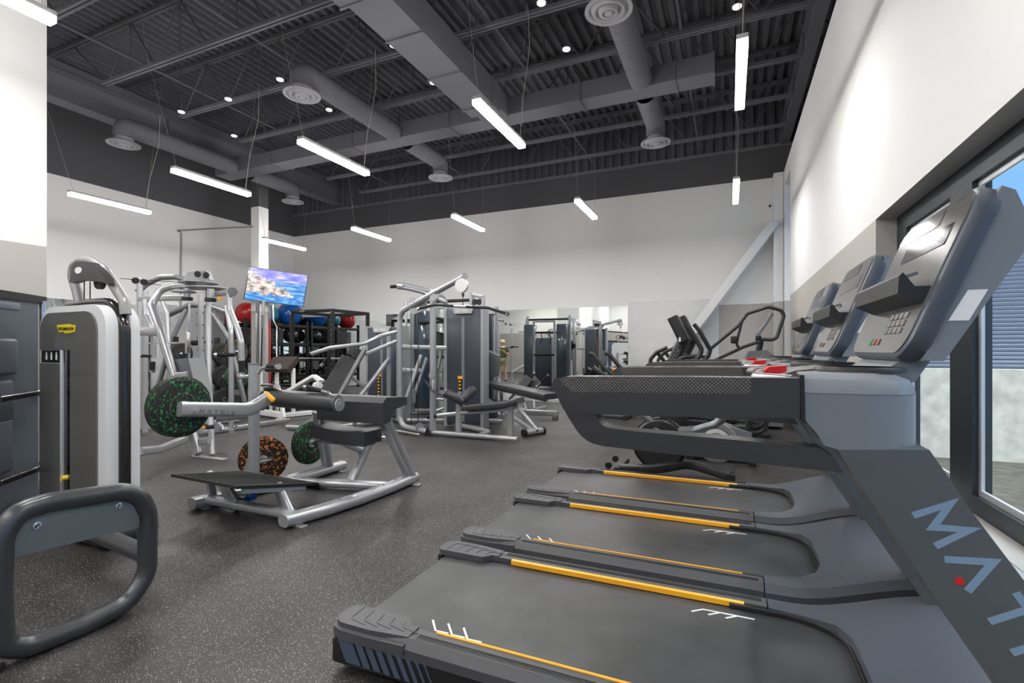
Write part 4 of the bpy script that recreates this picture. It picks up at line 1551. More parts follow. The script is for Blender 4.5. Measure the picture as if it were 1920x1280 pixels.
def stack_tower(parent, x0, x1, y0, y1, zt, badge=True, yellow=False, pin=True, slot=None):
    """weight stack tower: shroud, uprights, badge, selector"""
    MB().bx(x0 + .03, x1 - .03, y0, y1, .08, zt - .03, bev=.012).build('stack_shroud', M_shroud, parent, world=True)
    xm = (x0 + x1) / 2
    MB().bx(xm - .035, xm + .02, y0 - .006, y0 - .0005, .12, zt - .18).build('shroud_strip', M_shroud_l, parent, world=True)
    if yellow:
        m = MB()
        m.bx(xm - .05, xm + .05, y1 + .0005, y1 + .006, .2, zt - .2)
        s = m.build('back_strip', M_black, parent, world=True)
        MB().bx(xm - .052, xm - .045, y1 + .006, y1 + .009, .2, zt - .2).bx(xm + .045, xm + .052, y1 + .006, y1 + .009, .2, zt - .2).build('strip_edge', M_yel, s, world=True)
        m = MB()
        word(m, 'MATRIX', (xm - .028, y1 + .0085, zt - .25), (0, 0, -1), (1, 0, 0), .055, gap=.35, w=.14, th=.001)
        m.build('lettering', M_yel, s, world=True)
    for x in (x0, x1):
        MB().bar([(x, (y0 + y1) / 2, .03), (x, (y0 + y1) / 2, zt)], .06, y1 - y0 + .03, up=(0, 1, 0), c=.014).build('upright', M_steel, parent, world=True)
    if badge:
        b = MB().prism([(xm - .2, zt - .01), (xm + .2, zt - .01), (xm + .16, zt - .12), (xm - .16, zt - .12)], 'y', y0 - .03, y0 - .002, bev=.006).build('badge', M_plexi, parent, world=True)
        m = MB()
        word(m, 'MATRIX', (xm - .13, y0 - .031, zt - .09), (1, 0, 0), (0, 0, 1), .036, gap=.25, w=.14, th=.001)
        m.build('lettering', M_label, b, world=True)
    if pin:
        MB().bx(xm - .09, xm - .02, y0 - .012, y0 - .004, .25, .85).build('stack_decal', M_black, parent, world=True)
        m = MB()
        for k in range(9):
            m = MB().bx(xm - .085, xm - .045, y0 - .0145, y0 - .012, .29 + .06 * k, .315 + .06 * k)
            m.build('decal_mark', M_yel, parent, world=True)
        MB().bx(xm - .1, xm - .01, y0 - .02, y0 - .008, .82, .87, bev=.004).build('selector', M_yel, parent, world=True)


# ---- lat pulldown
lp_ = thing('lat_pulldown_machine', (-4.0, 6.8, 0), 'silver lat pulldown machine with long bar, seat, rollers and slate weight tower', 'exercise machine')
stack_tower(lp_, -4.36, -3.67, 7.18, 7.36, 2.02, yellow=True)
for a_, b_ in (((883.5, 548), (883.5, 582)), ((884, 552), (906, 557)), ((906, 554), (906, 590))):
    bars('pulley_frame', M_steel, lp_, [q(*a_, 7.5), q(*b_, 7.5)], .055, .05, up=(0, 1, 0))
for a_ in (891, 899):
    c_ = q(a_, 566, 7.52)
    MB().lathe([(0, 0), (.05, 0), (.055, .01), (.05, .02), (0, .02)], c_, (0, -1, 0)).build('top_pulley', M_black, lp_, world=True)
P1, P2 = V((-4.12, 6.42, 0)), V((-4.95, 6.72, 0))
be = V((-3.43, 6.15, 2.34))
bend = q(749, 592, 6.72)
tubes('main_frame', M_steel, lp_, [(-4.15, 6.42, .05), (P2.x, P2.y, .05), (P2.x, P2.y, bend.z + .06), be], .045, fil=.22, seg=18)
p_ = q(805, 550, 6.42)
tubes('front_post', M_steel, lp_, [(P1.x, P1.y, .03), (P1.x, P1.y, p_.z)], .048, seg=18)
MB().cyl(be + V((0, 0, 0)), be + V((.02, -.01, .01)), .05).build('boom_cap', M_steel, lp_, world=True)
g1 = [q(*p, 6.6) for p in ((765, 575), (797, 556), (801, 572), (800, 580), (777, 589), (771, 585))]
MB().plate(g1, .02).build('gusset_plate', M_steel, lp_, world=True)
g1 = [q(*p, 6.36) for p in ((810, 552), (823, 545), (824, 556), (810, 568))]
MB().plate(g1, .02).build('gusset_plate', M_steel, lp_, world=True)
c_ = q(866, 535, 6.13)
MB().cyl(c_ + V((0, -.03, 0)), c_ + V((0, .03, 0)), .1, seg=10).build('pulley_cover', mat('pulley_white', (205, 205, 205), .4), lp_, world=True)
MB().cyl(q(868, 549, 6.13), q(868, 556, 6.13), .018).build('cable_stop', M_black, lp_, world=True)
tubes('cable', M_cable, lp_, [q(868, 556, 6.13), q(868, 572, 6.13)], .006, 0, 6)
for px_ in (771, 784):
    tubes('cable', M_cable, lp_, [q(px_, 588, 6.62), q(px_, 800, 6.62)], .006, 0, 6)
lb_ = tubes('lat_bar', M_rub, lp_, [q(788, 578, 6.3), q(815, 571.5, 6.2), q(868, 574.5, 6.1), q(915, 577, 6.0), q(950, 588, 5.92)], .019, .06)
MB().cyl(q(852, 573.5, 6.095), q(884, 575.5, 6.085), .021).build('bar_centre', M_chrome, lb_, world=True)
MB().cyl(q(787, 578.3, 6.305), q(783.5, 579.5, 6.31), .024).build('bar_end', M_chrome, lb_, world=True)
MB().cyl(q(950, 588, 5.92), q(953, 589, 5.915), .024).build('bar_end', M_chrome, lb_, world=True)
bars('base_beam', M_steel, lp_, [(-4.25, 6.42, .05), (-2.72, 6.42, .05)], .10, .06, c=.025)
tubes('base_beam', M_steel, lp_, [(-3.35, 6.46, .05), (-3.35, 6.8, .05), (-4.1, 7.2, .05)], .04, .15)
bars('cross_beam', M_steel, lp_, [q(753, 650, 6.75), q(838, 652, 6.95)], .05, .075, up=(0, 0, 1), c=.02)
sp1, sp2 = at(860, 812, Y=6.42), at(957, 820, Y=6.42)
bars('seat_post', M_steel, lp_, [(sp1.x, 6.42, .06), (sp1.x, 6.42, .50)], .08, .06, up=(0, 1, 0), c=.014)
bars('seat_post', M_steel, lp_, [(sp2.x, 6.42, .06), (sp2.x, 6.42, .56)], .085, .06, up=(0, 1, 0), c=.014)
tubes('seat_rail', M_steel, lp_, [q(819, 779, 6.42), q(880, 773, 6.42), q(935, 769, 6.42), q(971, 761, 6.42)], .03, .1)
MB().cyl(q(802, 781.5, 6.42), q(820, 779, 6.42), .036).build('foot_grip', M_rub, lp_, world=True)
pad(lp_, [q(876, 763.5, 6.42), q(955, 756.5, 6.42), q(976, 750, 6.42)], .30, .075, name='seat_pad')
MB().cyl(q(872, 764, 6.42), q(878, 763.5, 6.42), .03).build('seat_knob', M_yel, lp_, world=True)
MB().lathe([(0, 0), (.06, 0), (.072, .02), (.072, .31), (.06, .33), (0, .33)], q(833, 735, 6.3), q(868, 752, 6.42) - q(833, 735, 6.3)).build('roller_pad', M_pad, lp_, world=True)
MB().lathe([(0, 0), (.06, 0), (.07, .02), (.07, .26), (.06, .28), (0, .28)], q(866, 750, 6.4), q(886, 731, 6.6) - q(866, 750, 6.4)).build('roller_pad', M_pad, lp_, world=True)
MB().cyl(q(865, 744, 6.36), q(867, 750, 6.38), .03).build('roller_hub', M_chrome, lp_, world=True)
tubes('roller_post', M_steel, lp_, [(sp1.x, 6.42, .5), (sp1.x + .02, 6.42, .68)], .028, 0)
hg = MB().bar([q(797, 713, 6.35), q(811, 732, 6.3), q(828, 741, 6.25)], .02, .06, up=(0, 1, 0)).build('row_handle', M_black, lp_, world=True)
tubes('handle_wire', M_chrome, hg, [q(806, 694, 6.35), q(818, 705, 6.33), q(838, 731, 6.25), q(827, 743, 6.25), q(811, 733, 6.3), q(812, 712, 6.33)], .008, .02, 8)
c_ = q(809, 704, 6.35)
MB().cyl(c_, c_ + V((0, .02, 0)), .05).build('low_pulley', M_steel, lp_, world=True)
MB().bar([q(776, 730, 6.62), q(776, 755, 6.62)], .075, .03, up=(0, 1, 0), c=.03).build('pulley_bracket', M_steel_d, lp_, world=True)
MB().cyl(q(787, 800, 6.5), q(787, 800, 6.53), .065).build('low_pulley', M_steel_d, lp_, world=True)
MB().prism([(P1.x - .12, 0), (P1.x + .03, 0), (P1.x + .01, .05), (P1.x - .05, .14)], 'y', 6.33, 6.36).build('foot_bracket', M_black, lp_, world=True)
o = tubes('short_bar', mat('bar_steel', (170, 170, 172), .3, .9), None, [(-4.9, 6.42, .035), (-4.22, 6.22, .035)], .022, 0)
tag(o, 'short chrome cable bar lying on the floor at the foot of the lat pulldown', 'bar')

# ---- chest press with incline back pad
ip = thing('incline_press_machine', (-5.9, 6.9, 0), 'incline press machine with slate weight tower, black back pad and long silver lever arms', 'exercise machine')
stack_tower(ip, -6.12, -5.42, 7.3, 7.6, 1.74)
for px_, z0 in ((742, 0),):
    tubes('upright', M_steel, ip, [q(729, 790, 7.0), q(729, 628, 7.0)], .035)
la = tubes('lever_arm', M_steel, ip, [q(584, 663, 6.0), q(620, 652, 6.1), q(684, 644, 6.3), q(712, 630, 6.5), q(742, 622, 6.9)], .033, .15, 16)
MB().cyl(q(584, 663, 6.0), q(581, 663.5, 5.99), .03).build('arm_end', M_black, la, world=True)
tubes('lever_grip', M_rub, la, [q(619, 655, 6.1), q(618, 668, 6.1), q(607, 680, 6.1)], .024, .05)
MB().cyl(q(607, 680, 6.1), q(602, 686, 6.1), .026).build('grip_cap', M_chrome, la, world=True)
tubes('lever_arm', M_steel, ip, [q(686, 664, 6.4), q(706, 655, 6.6), q(742, 640, 7.0)], .03, .1)
pad(ip, [q(617, 742, 6.0), q(658, 672, 6.35)], .32, .10, M_padb, 'back_pad', up=(.5, -.5, 1))
pad(ip, [q(663, 668, 6.38), q(672, 653, 6.42)], .26, .10, M_padb, 'head_pad', up=(.5, -.5, 1))
bars('back_frame', M_steel_d, ip, [q(634, 745, 5.95), q(684, 655, 6.3)], .06, .07, up=(.4, 0, 1))
bars('brace', M_steel, ip, [q(655, 703, 6.1), q(690, 732, 6.6)], .045, .045)
bars('brace', M_steel, ip, [q(671, 748, 6.3), q(730, 672, 6.9)], .06, .06, up=(1, 0, 0))
bars('base_beam', M_steel, ip, [(-5.9, 6.0, .05), (-5.55, 7.3, .05)], .09, .06, c=.02)
bars('base_beam', M_steel, ip, [(-6.6, 5.95, .05), (-5.3, 6.02, .05)], .09, .06, c=.02)
bars('frame_leg', M_steel, ip, [(-6.3, 5.97, .06), q(634, 748, 5.95)], .06, .06, up=(0, 1, 0))
bars('frame_leg', M_steel, ip, [(-5.7, 6.5, .06), q(671, 748, 6.4)], .06, .06, up=(0, 1, 0))
pad(ip, [(-6.3, 6.1, .52), (-6.0, 6.1, .50)], .34, .08, M_padb, 'seat_pad')
bars('seat_post', M_steel, ip, [(-6.15, 6.1, .47), (-6.1, 5.98, .06)], .05, .05, up=(0, 1, 0))

# ---- dual pulley trainer behind (fully seen only in the mirror)
dt = thing('cable_trainer', (-5.25, 8.6, 0), 'tall dual tower cable trainer behind the lat pulldown, black crossbar on top', 'exercise machine')
for sx_, x0 in ((1, -5.95), (-1, -4.55)):
    MB().bx(min(x0, x0 + sx_ * .32), max(x0, x0 + sx_ * .32), 8.55, 8.85, .1, 2.1, bev=.01).build('stack_shroud', mat('tinted_shroud', (70, 84, 96), .12, .1, coat=.5), dt, world=True)
    bars('upright', M_steel, dt, [(x0, 8.5, .03), (x0, 8.5, 2.38)], .07, .10, up=(0, 1, 0))
    bars('upright', M_steel, dt, [(x0 + sx_ * .36, 8.9, .03), (x0 + sx_ * .36, 8.9, 2.2)], .06, .06, up=(0, 1, 0))
    tubes('column', M_chrome, dt, [(x0 - sx_ * .10, 8.42, .05), (x0 - sx_ * .10, 8.42, 2.3)], .028)
    MB().bx(x0 - sx_ * .10 - .05, x0 - sx_ * .10 + .05, 8.36, 8.48, 1.35, 1.5, bev=.01).build('pulley_carriage', M_black, dt, world=True)
    MB().lathe([(0, 0), (.24, 0), (.26, .02), (.2, .04), (0, .05)], (x0 + sx_ * .1, 8.6, 0)).build('base_foot', M_steel_d, dt, world=True)
bars('crossbar', M_black, dt, [(-5.95, 8.5, 2.27), (-4.55, 8.5, 2.27)], .07, .06)
bars('crossbar', M_steel, dt, [(-5.6, 8.9, 2.18), (-4.9, 8.9, 2.18)], .05, .05)
tubes('grip_bar', M_rub, dt, [(-5.8, 8.5, 1.86), (-4.7, 8.5, 1.86)], .03)
tubes('grip_bar', M_rub, dt, [(-5.6, 8.9, 1.15), (-4.9, 8.9, 1.15)], .035)
for x in (-5.5, -5.2, -4.95):
    tubes('hanging_strap', M_cable, dt, [(x, 8.5, 1.83), (x + .03, 8.49, 1.65), (x - .03, 8.49, 1.5)], .014, .03, 8)
# ---- seated row / shoulder machine between the towers
sr = thing('shoulder_press_machine', (-4.75, 7.7, 0), 'silver arched press machine with upright black pad, between the lat pulldown and the cable trainer', 'exercise machine')
tubes('main_frame', M_steel, sr, [q(846, 790, 7.75), q(840, 600, 7.7), q(835, 560, 7.6), q(815, 548, 7.3), q(765, 536, 7.1), q(748, 535, 7.0)], .04, .2)
tubes('press_arm', M_steel, sr, [q(745, 536, 6.98), q(790, 546, 7.2), q(835, 566, 7.45)], .04, .15)
MB().cyl(q(732, 537.5, 6.9), q(745, 536.5, 6.95), .028).build('arm_grip', M_rub, sr, world=True)
MB().cyl(q(745, 535.5, 6.96), q(756, 536.5, 7.0), .06).build('arm_collar', M_steel, sr, world=True)
pad(sr, [q(823, 652, 7.6), q(828, 625, 7.7)], .26, .09, M_padb, 'back_pad', up=(.5, -.4, .2))
bars('pad_frame', M_steel_d, sr, [q(822, 690, 7.6), q(834, 623, 7.75)], .05, .05, up=(0, 1, 0))
bars('cross_beam', M_steel, sr, [q(752, 694, 7.3), q(790, 695, 7.5)], .08, .09, c=.03)
tubes('frame_leg', M_steel, sr, [q(752, 775, 7.2), q(790, 665, 7.5)], .035)
tubes('frame_leg', M_steel, sr, [q(775, 745, 7.4), q(800, 670, 7.6)], .03)
pad(sr, [q(836, 600, 7.6), q(818, 596, 7.5)], .07, .06, M_padb, 'top_pad')
bars('base_beam', M_steel, sr, [(-5.25, 7.35, .05), (-4.4, 7.75, .05)], .09, .06, c=.02)
tubes('low_rail', M_steel, sr, [q(818, 748, 7.6), q(838, 750, 7.7), q(838, 763, 7.7), q(818, 770, 7.6)], .025, .05)

# ---- seat with curved pad right of the lat tower (leg machine) and bench group
lm = thing('leg_curl_machine', (-3.05, 8.0, 0), 'grey leg machine with rounded side pad, just right of the slate weight tower', 'exercise machine')
tubes('column', M_chrome, lm, [q(926, 748, 7.75), q(926, 592, 7.75)], .03)
bars('column', M_steel, lm, [q(931, 745, 7.9), q(931, 575, 7.9)], .06, .05, up=(0, 1, 0))
pad(lm, [q(915, 667, 7.6), q(928, 669, 7.6), q(926, 698, 7.65), q(915, 700, 7.65)], .2, .08, M_steel_d, 'side_pad', up=(0, 1, 0))
MB().bx(-4.15, -3.84, 7.95, 8.15, .08, 1.95, bev=.01).build('stack_shroud', M_shroud, lm, world=True)
bars('base_beam', M_steel, lm, [(-4.0, 7.8, .05), (-3.6, 7.85, .05)], .09, .06, c=.02)

ab = thing('adjustable_bench', (-2.75, 7.4, 0), 'long grey decline bench with slanted pad and silver base', 'bench')
b0, b1 = q(912, 716, 7.7), q(1034, 743, 7.0)
pad(ab, [b0, b1], .30, .085, name='bench_pad')
bars('pad_rail', M_steel_d, ab, [b0.lerp(b1, .1) + V((0, 0, -.07)), b0.lerp(b1, .92) + V((0, 0, -.07))], .08, .05)
f0, f1 = at(985, 796, Y=6.95), at(1016, 785, Y=7.25)
f0.z = f1.z = .05
tubes('front_foot', M_steel, ab, [f0, f1], .05)
MB().cyl(f0, f0 + (f0 - f1).normalized() * .04, .058).build('foot_cap', M_black, ab, world=True)
MB().cyl(f1, f1 + (f1 - f0).normalized() * .04, .058).build('foot_cap', M_black, ab, world=True)
fm = f0.lerp(f1, .4)
bars('frame_leg', M_steel, ab, [fm + V((0, 0, .02)), q(916, 750, 7.9)], .06, .06, up=(0, 1, .3))
bars('frame_leg', M_steel, ab, [fm + V((.08, .02, .02)), q(962, 752, 7.4)], .05, .05, up=(0, 1, .3))
bars('frame_strut', M_steel_d, ab, [q(955, 748, 7.45), q(975, 728, 7.45)], .04, .04, up=(0, 1, 0))
b = at(926, 776, z=.05)
bars('rear_foot', M_steel, ab, [b, b + V((.35, -.12, 0))], .08, .06)
bars('frame_leg', M_steel, ab, [b + V((.2, -.06, .02)), q(940, 735, 7.7)], .05, .05, up=(0, 1, 0))

ac = thing('abdominal_bench', (-2.4, 8.4, 0), 'silver lettered floor frame with split black pads and two white capped handles', 'bench')
a0, a1 = at(987, 772, z=.12), at(1046, 775, z=.12)
m = MB().bar([a0, a1], .07, .10, c=.02)
bb = m.build('base_beam', M_steel, ac, world=True)
m = MB()
dd = (a1 - a0).normalized()
word(m, 'MATRIX', a0.lerp(a1, .32) + V((0, -.04, -.015)), dd, (0, 0, 1), .028, gap=.4, w=.14, th=.001)
m.build('lettering', mat('faint_grey_lettering', (96, 98, 103), .5), bb, world=True)
MB().box((a1.x - .05, a1.y, .04), (.1, .09, .08), bev=.008).build('foot', M_steel_d, ac, world=True)
bars('base_beam', M_steel, ac, [a0, a0 + V((-.3, .35, 0)), ], .07, .08)
bars('base_beam', M_steel, ac, [a0 + V((.05, .1, 0)), at(1022, 764, z=.1)], .07, .08)
tubes('frame_leg', M_steel_d, ac, [a0, q(985, 760, a0.y + .1), q(981, 748, a0.y + .2)], .025)
for k, (p0, p1) in enumerate((((973, 730), (993, 708)), ((985, 735), (1010, 712)))):
    pad(ac, [q(*p0, a0.y + .35 + .1 * k), q(*p1, a0.y + .5 + .1 * k)], .2, .08, name='split_pad', up=(.4, -.6, .8))
h0 = handle(ac, q(996, 707, a0.y + .5), q(1002, 700, a0.y + .5), .02)
h0 = handle(ac, q(1014, 717, a0.y + .4), q(1027, 704, a0.y + .4), .02)
tubes('handle_tube', M_chrome, ac, [q(1004, 727, a0.y + .4), q(1014, 717, a0.y + .4)], .014)
tubes('frame_leg', M_steel, ac, [q(1000, 735, a0.y + .3), a0 + V((.1, .15, .05))], .025)

# ---- rear deltoid / pec fly machine behind the big green plate
pf = thing('pec_fly_machine', (-5.8, 4.2, 0), 'silver pec fly machine with large curved arms and round top plates', 'exercise machine')
YP = 4.15
tubes('column', M_steel, pf, [q(398, 852, 4.05), q(391, 700, YP + .1), q(391, 545, YP + .15)], .035, 0)
tubes('column', M_chrome, pf, [q(355, 760, YP), q(355, 569, YP)], .013, 0)
tubes('main_arm', M_steel, pf, [q(327, 706, 3.95), q(300, 618, 3.95), q(284, 570, 4.0), q(300, 542, 4.1), q(330, 535, 4.2), q(362, 537, 4.3)], .047, .16, 20)
tubes('fly_arm', M_steel, pf, [q(395, 553, 4.2), q(432, 547, 4.0)], .032)
MB().cyl(q(436, 547, 3.94), q(436, 547, 4.04), .052).build('arm_pivot', M_steel_d, pf, world=True)
ra = tubes('fly_arm', M_steel, pf, [q(430, 549, 3.96), q(431, 580, 3.95), q(446, 618, 3.92), q(452, 640, 3.9), q(453, 676, 3.9)], .033, .12, 16)
handle(ra, q(453, 679, 3.9), q(453, 698, 3.9), .03)
handle(ra, q(441, 665, 3.86), q(408, 665, 3.75), .022)
lf = tubes('fly_arm', M_steel, pf, [q(271, 562, 4.35), q(275, 590, 4.35), q(286, 612, 4.3), q(288, 640, 4.3), q(288, 670, 4.3)], .036, .12, 16)
handle(lf, q(287, 678, 4.3), q(286, 694, 4.3), .03)
handle(lf, q(286, 667, 4.28), q(268, 667, 4.3), .022)
bars('cross_beam', M_steel, pf, [q(262, 560, 4.5), q(350, 558, 4.2)], .05, .075, c=.02)
bars('cross_beam', M_steel, pf, [q(262, 621, 4.3), q(300, 621, 4.0)], .07, .12, c=.03)
for px_, py_, rr_, Y_ in ((372, 531, .23, 4.25), (390, 541, .24, 4.15), (352, 541, .17, 4.2), (345, 548, .14, 4.1)):
    c_ = q(px_, py_, Y_)
    MB().lathe([(0, 0), (rr_, 0), (rr_, .012), (0, .012)], c_).build('cam_plate', M_steel, pf, world=True)
for px_, py_ in ((372, 514), (388, 516)):
    c_ = q(px_, py_, 4.1)
    MB().lathe([(0, 0), (.035, 0), (.04, .006), (.04, .02), (.035, .026), (0, .026)], c_, (.3, -1, 0)).build('top_pulley', M_black, pf, world=True)
MB().prism([(q(347, 0, 4.16).x, q(350, 525, 4.16).z), (q(398, 0, 4.16).x, q(398, 525, 4.16).z), (q(390, 0, 4.16).x, q(390, 508, 4.16).z), (q(356, 0, 4.16).x, q(356, 510, 4.16).z)], 'y', 4.13, 4.19, bev=.012).build('pulley_housing', M_steel, pf, world=True)
for a_ in ((351, 560, 4.1), (395, 562, 4.0)):
    c_ = q(*a_)
    MB().cyl(c_ + V((0, 0, -.02)), c_ + V((0, 0, .02)), .062).build('rubber_stop', M_black, pf, world=True)
    MB().cyl(c_ + V((0, 0, .02)), c_ + V((0, 0, .13)), .04).build('stop_post', M_steel, pf, world=True)
MB().cyl(q(412, 556, 4.05), q(412, 562, 4.05), .02).build('pull_knob', M_yel, pf, world=True)
MB().prism([(q(343, 0, 4.1).x, q(343, 740, 4.1).z), (q(343, 0, 4.1).x, q(343, 673, 4.1).z), (q(368, 0, 4.1).x, q(368, 671, 4.1).z), (q(385, 0, 4.1).x, q(385, 740, 4.1).z)], 'y', 4.0, 4.2, bev=.02).build('pad_support', M_steel_d, pf, world=True)
bars('seat_arm', M_steel, pf, [q(327, 706, 3.95), q(354, 703, 4.0)], .06, .10, c=.02)
MB().box(q(352, 642, 4.1), (.05, .05, .28), bev=.01).build('chrome_sleeve', M_chrome, pf, world=True)
# its feet, in front of the green plate's lower edge
bars('frame_leg', M_steel, pf, [(-5.95, 4.02, .03), q(356, 790, 4.05)], .11, .06, up=(0, 1, 0), c=.02)
bars('cross_beam', M_steel, pf, [q(374, 829, 4.0), q(392, 826, 4.02)], .05, .08, c=.01)
MB().bx(-6.02, -5.45, 3.96, 4.04, 0, .015, bev=.003).build('foot_plate', M_steel, pf, world=True)
bars('base_arm', M_steel, pf, [(-6.1, 4.0, .28), q(340, 826, 3.8), q(300, 842, 3.5), q(262, 846, 3.2)], .06, .085, fil=.2, c=.02)
bars('frame_leg', M_steel, pf, [q(262, 846, 3.2), (q(262, 846, 3.2).x - .25, 3.15, .04)], .06, .085)
MB().cyl(q(396, 797, 4.0), q(396, 803, 4.0), .06).build('rubber_collar', M_black, pf, world=True)
c_ = q(407, 800, 3.98)
MB().cyl(c_, c_ + V((0, .03, 0)), .05).build('seat_cam', M_steel, pf, world=True)
MB().box(q(384, 801, 3.97), (.09, .03, .03), bev=.01).build('adjust_lever', M_yel, pf, world=True)
tubes('side_handle', M_steel, pf, [q(417, 797, 4.6), q(418, 805, 4.55), q(440, 806, 4.5), q(444, 795, 4.5)], .012, .03, 8)
bars('seat_frame', M_steel_d, pf, [q(405, 783, 4.3), q(470, 776, 4.6)], .10, .10, c=.02)

# ---- plate loaded smith rack behind it
sm = thing('smith_machine', (-7.0, 5.3, 0), 'grey smith machine with arched top, slanted uprights and a loaded bar', 'exercise machine')
for a_, b_, y_ in ((262, 520, 4.9), (272, 545, 4.7), (377, 550, 5.0)):
    p_ = q(a_, b_, y_)
    tubes('upright', M_steel, sm, [(p_.x, p_.y, .04), p_], .04)
p_ = q(377, 550, 5.0)
for k in range(9):
    MB().cyl((p_.x - .09, p_.y, .35 + .19 * k), (p_.x + .06, p_.y, .35 + .19 * k), .012, seg=8).build('rack_peg', M_steel_d, sm, world=True)
tubes('arched_beam', M_steel_d, sm, [q(257, 548, 5.0), q(275, 532, 5.1), q(300, 520, 5.2), q(330, 519, 5.3), q(352, 526, 5.4)], .045, .1)
tubes('slanted_upright', M_steel, sm, [q(303, 562, 5.9), q(314, 590, 5.8), q(318, 700, 5.75), (q(318, 700, 5.75).x, 5.75, .05)], .036, .15)
tubes('rear_arch', M_steel_d, sm, [q(316, 590, 6.0), q(355, 572, 6.1), q(390, 572, 6.2), q(428, 586, 6.2)], .05, .2)
tubes('rear_leg', M_steel_d, sm, [q(350, 578, 6.1), q(320, 642, 5.9), (q(320, 642, 5.9).x - .3, 5.7, .05)], .042, 0)
tubes('rear_leg', M_steel_d, sm, [q(394, 580, 6.2), q(430, 636, 6.3), (q(430, 636, 6.3).x + .25, 6.5, .05)], .042, 0)
tubes('front_leg', M_steel, sm, [q(425, 575, 5.4), q(433, 620, 5.2), (q(434, 640, 5.2).x, 5.2, .05)], .036, .15)
sb = tubes('smith_bar', M_chrome, sm, [q(268, 644, 5.2), q(364, 642, 5.3)], .014)
MB().cyl(q(362, 642, 5.3), q(374, 641.5, 5.32), .05).cyl(q(374, 641.5, 5.32), q(397, 641, 5.36), .025).build('bar_sleeve', M_black, sb, world=True)
tubes('cable', M_cable, sm, [q(245, 524, 4.6), q(345, 543, 5.0)], .005, 0, 6)
tubes('cable', M_cable, sm, [q(225, 522, 4.5), q(355, 530, 5.0)], .005, 0, 6)
for px_, py_ in ((254, 526), (270, 529)):
    MB().cyl(q(px_, py_, 4.7), q(px_, py_, 4.73), .05).build('top_pulley', M_black, sm, world=True)
bars('base_beam', M_steel, sm, [(q(262, 520, 4.9).x, 4.9, .05), (q(262, 520, 4.9).x + .6, 6.2, .05)], .08, .06)
bars('base_beam', M_steel, sm, [(p_.x, 5.0, .05), (p_.x + .1, 6.5, .05)], .08, .06)
# ================================================================= BACK LEFT: TV, RACKS, BALLS, FREE WEIGHTS
LT, RT, RB, LB = [V((-10.82, 8.58, 3.36)), V((-10.05, 9.74, 3.26)), None, None]


def cam_pt(px, py, d):
    u, v = (px - 960) / F, (HY - py) / F
    return V((d * (-SN + CS * u), d * (CS + SN * u), HC + d * v))


LT, RT, RB, LB = cam_pt(467, 499, 12.2), cam_pt(579, 516, 12.95), cam_pt(569, 575, 12.9), cam_pt(456, 561, 12.15)
tv = thing('television', (-10.6, 9.0, 2.5), 'flat television showing a rocky blue seascape, mounted tilted on the white column', 'television')
ux, vy = (RT - LT), (LB - LT)
nrm = vy.cross(ux).normalized()
if nrm.x < 0:
    nrm = -nrm
MB().plate([LT - nrm * .025, RT - nrm * .025, RB - nrm * .025, LB - nrm * .025], .05).build('bezel', M_gloss, tv, world=True)
mt = bpy.data.materials.new('seascape_screen')
mt.use_nodes = True
n, l = mt.node_tree.nodes, mt.node_tree.links
b = n['Principled BSDF']
b.inputs['Roughness'].default_value = .2
b.inputs['Base Color'].default_value = (.01, .01, .01, 1)
uv = n.new('ShaderNodeUVMap')
sp_ = n.new('ShaderNodeSeparateXYZ')
l.new(uv.outputs['UV'], sp_.inputs[0])


def nd_(op, a, b_=None):
    k = n.new('ShaderNodeMath')
    k.operation = op
    for i, x in enumerate((a, b_)):
        if x is None:
            continue
        if isinstance(x, (int, float)):
            k.inputs[i].default_value = x
        else:
            l.new(x, k.inputs[i])
    return k.outputs[0]


def nz(sc_, sx=1, sy=1, det=6):
    mp = n.new('ShaderNodeMapping')
    mp.inputs['Scale'].default_value = (sx, sy, 1)
    l.new(uv.outputs['UV'], mp.inputs['Vector'])
    t = n.new('ShaderNodeTexNoise')
    t.inputs['Scale'].default_value = sc_
    t.inputs['Detail'].default_value = det
    l.new(mp.outputs['Vector'], t.inputs['Vector'])
    return t.outputs['Fac']


def rmp(fac, stops, const=False):
    c = n.new('ShaderNodeValToRGB')
    e = c.color_ramp.elements
    if const:
        c.color_ramp.interpolation = 'CONSTANT'
    while len(e) < len(stops):
        e.new(.5)
    for k, (p, col) in enumerate(stops):
        e[k].position = p
        e[k].color = srgb(*col)
    l.new(fac, c.inputs['Fac'])
    return c.outputs['Color']


def mixc(f, a, b_):
    m = n.new('ShaderNodeMix')
    m.data_type = 'RGBA'
    l.new(f, m.inputs[0])
    l.new(a, m.inputs[6])
    l.new(b_, m.inputs[7])
    return m.outputs[2]


U_, V_ = sp_.outputs['X'], sp_.outputs['Y']
sky = rmp(nz(3, 1.5, 6), [(.3, (60, 90, 215)), (.5, (130, 130, 225)), (.68, (225, 215, 245))])
sea = rmp(nz(5, 1, 3), [(.3, (15, 70, 190)), (.5, (30, 140, 215)), (.7, (190, 225, 245))])
rock = rmp(nz(9), [(.32, (60, 50, 60)), (.45, (170, 155, 150)), (.6, (235, 225, 215))])
isky = nd_('GREATER_THAN', V_, .68)
base = mixc(isky, sea, sky)
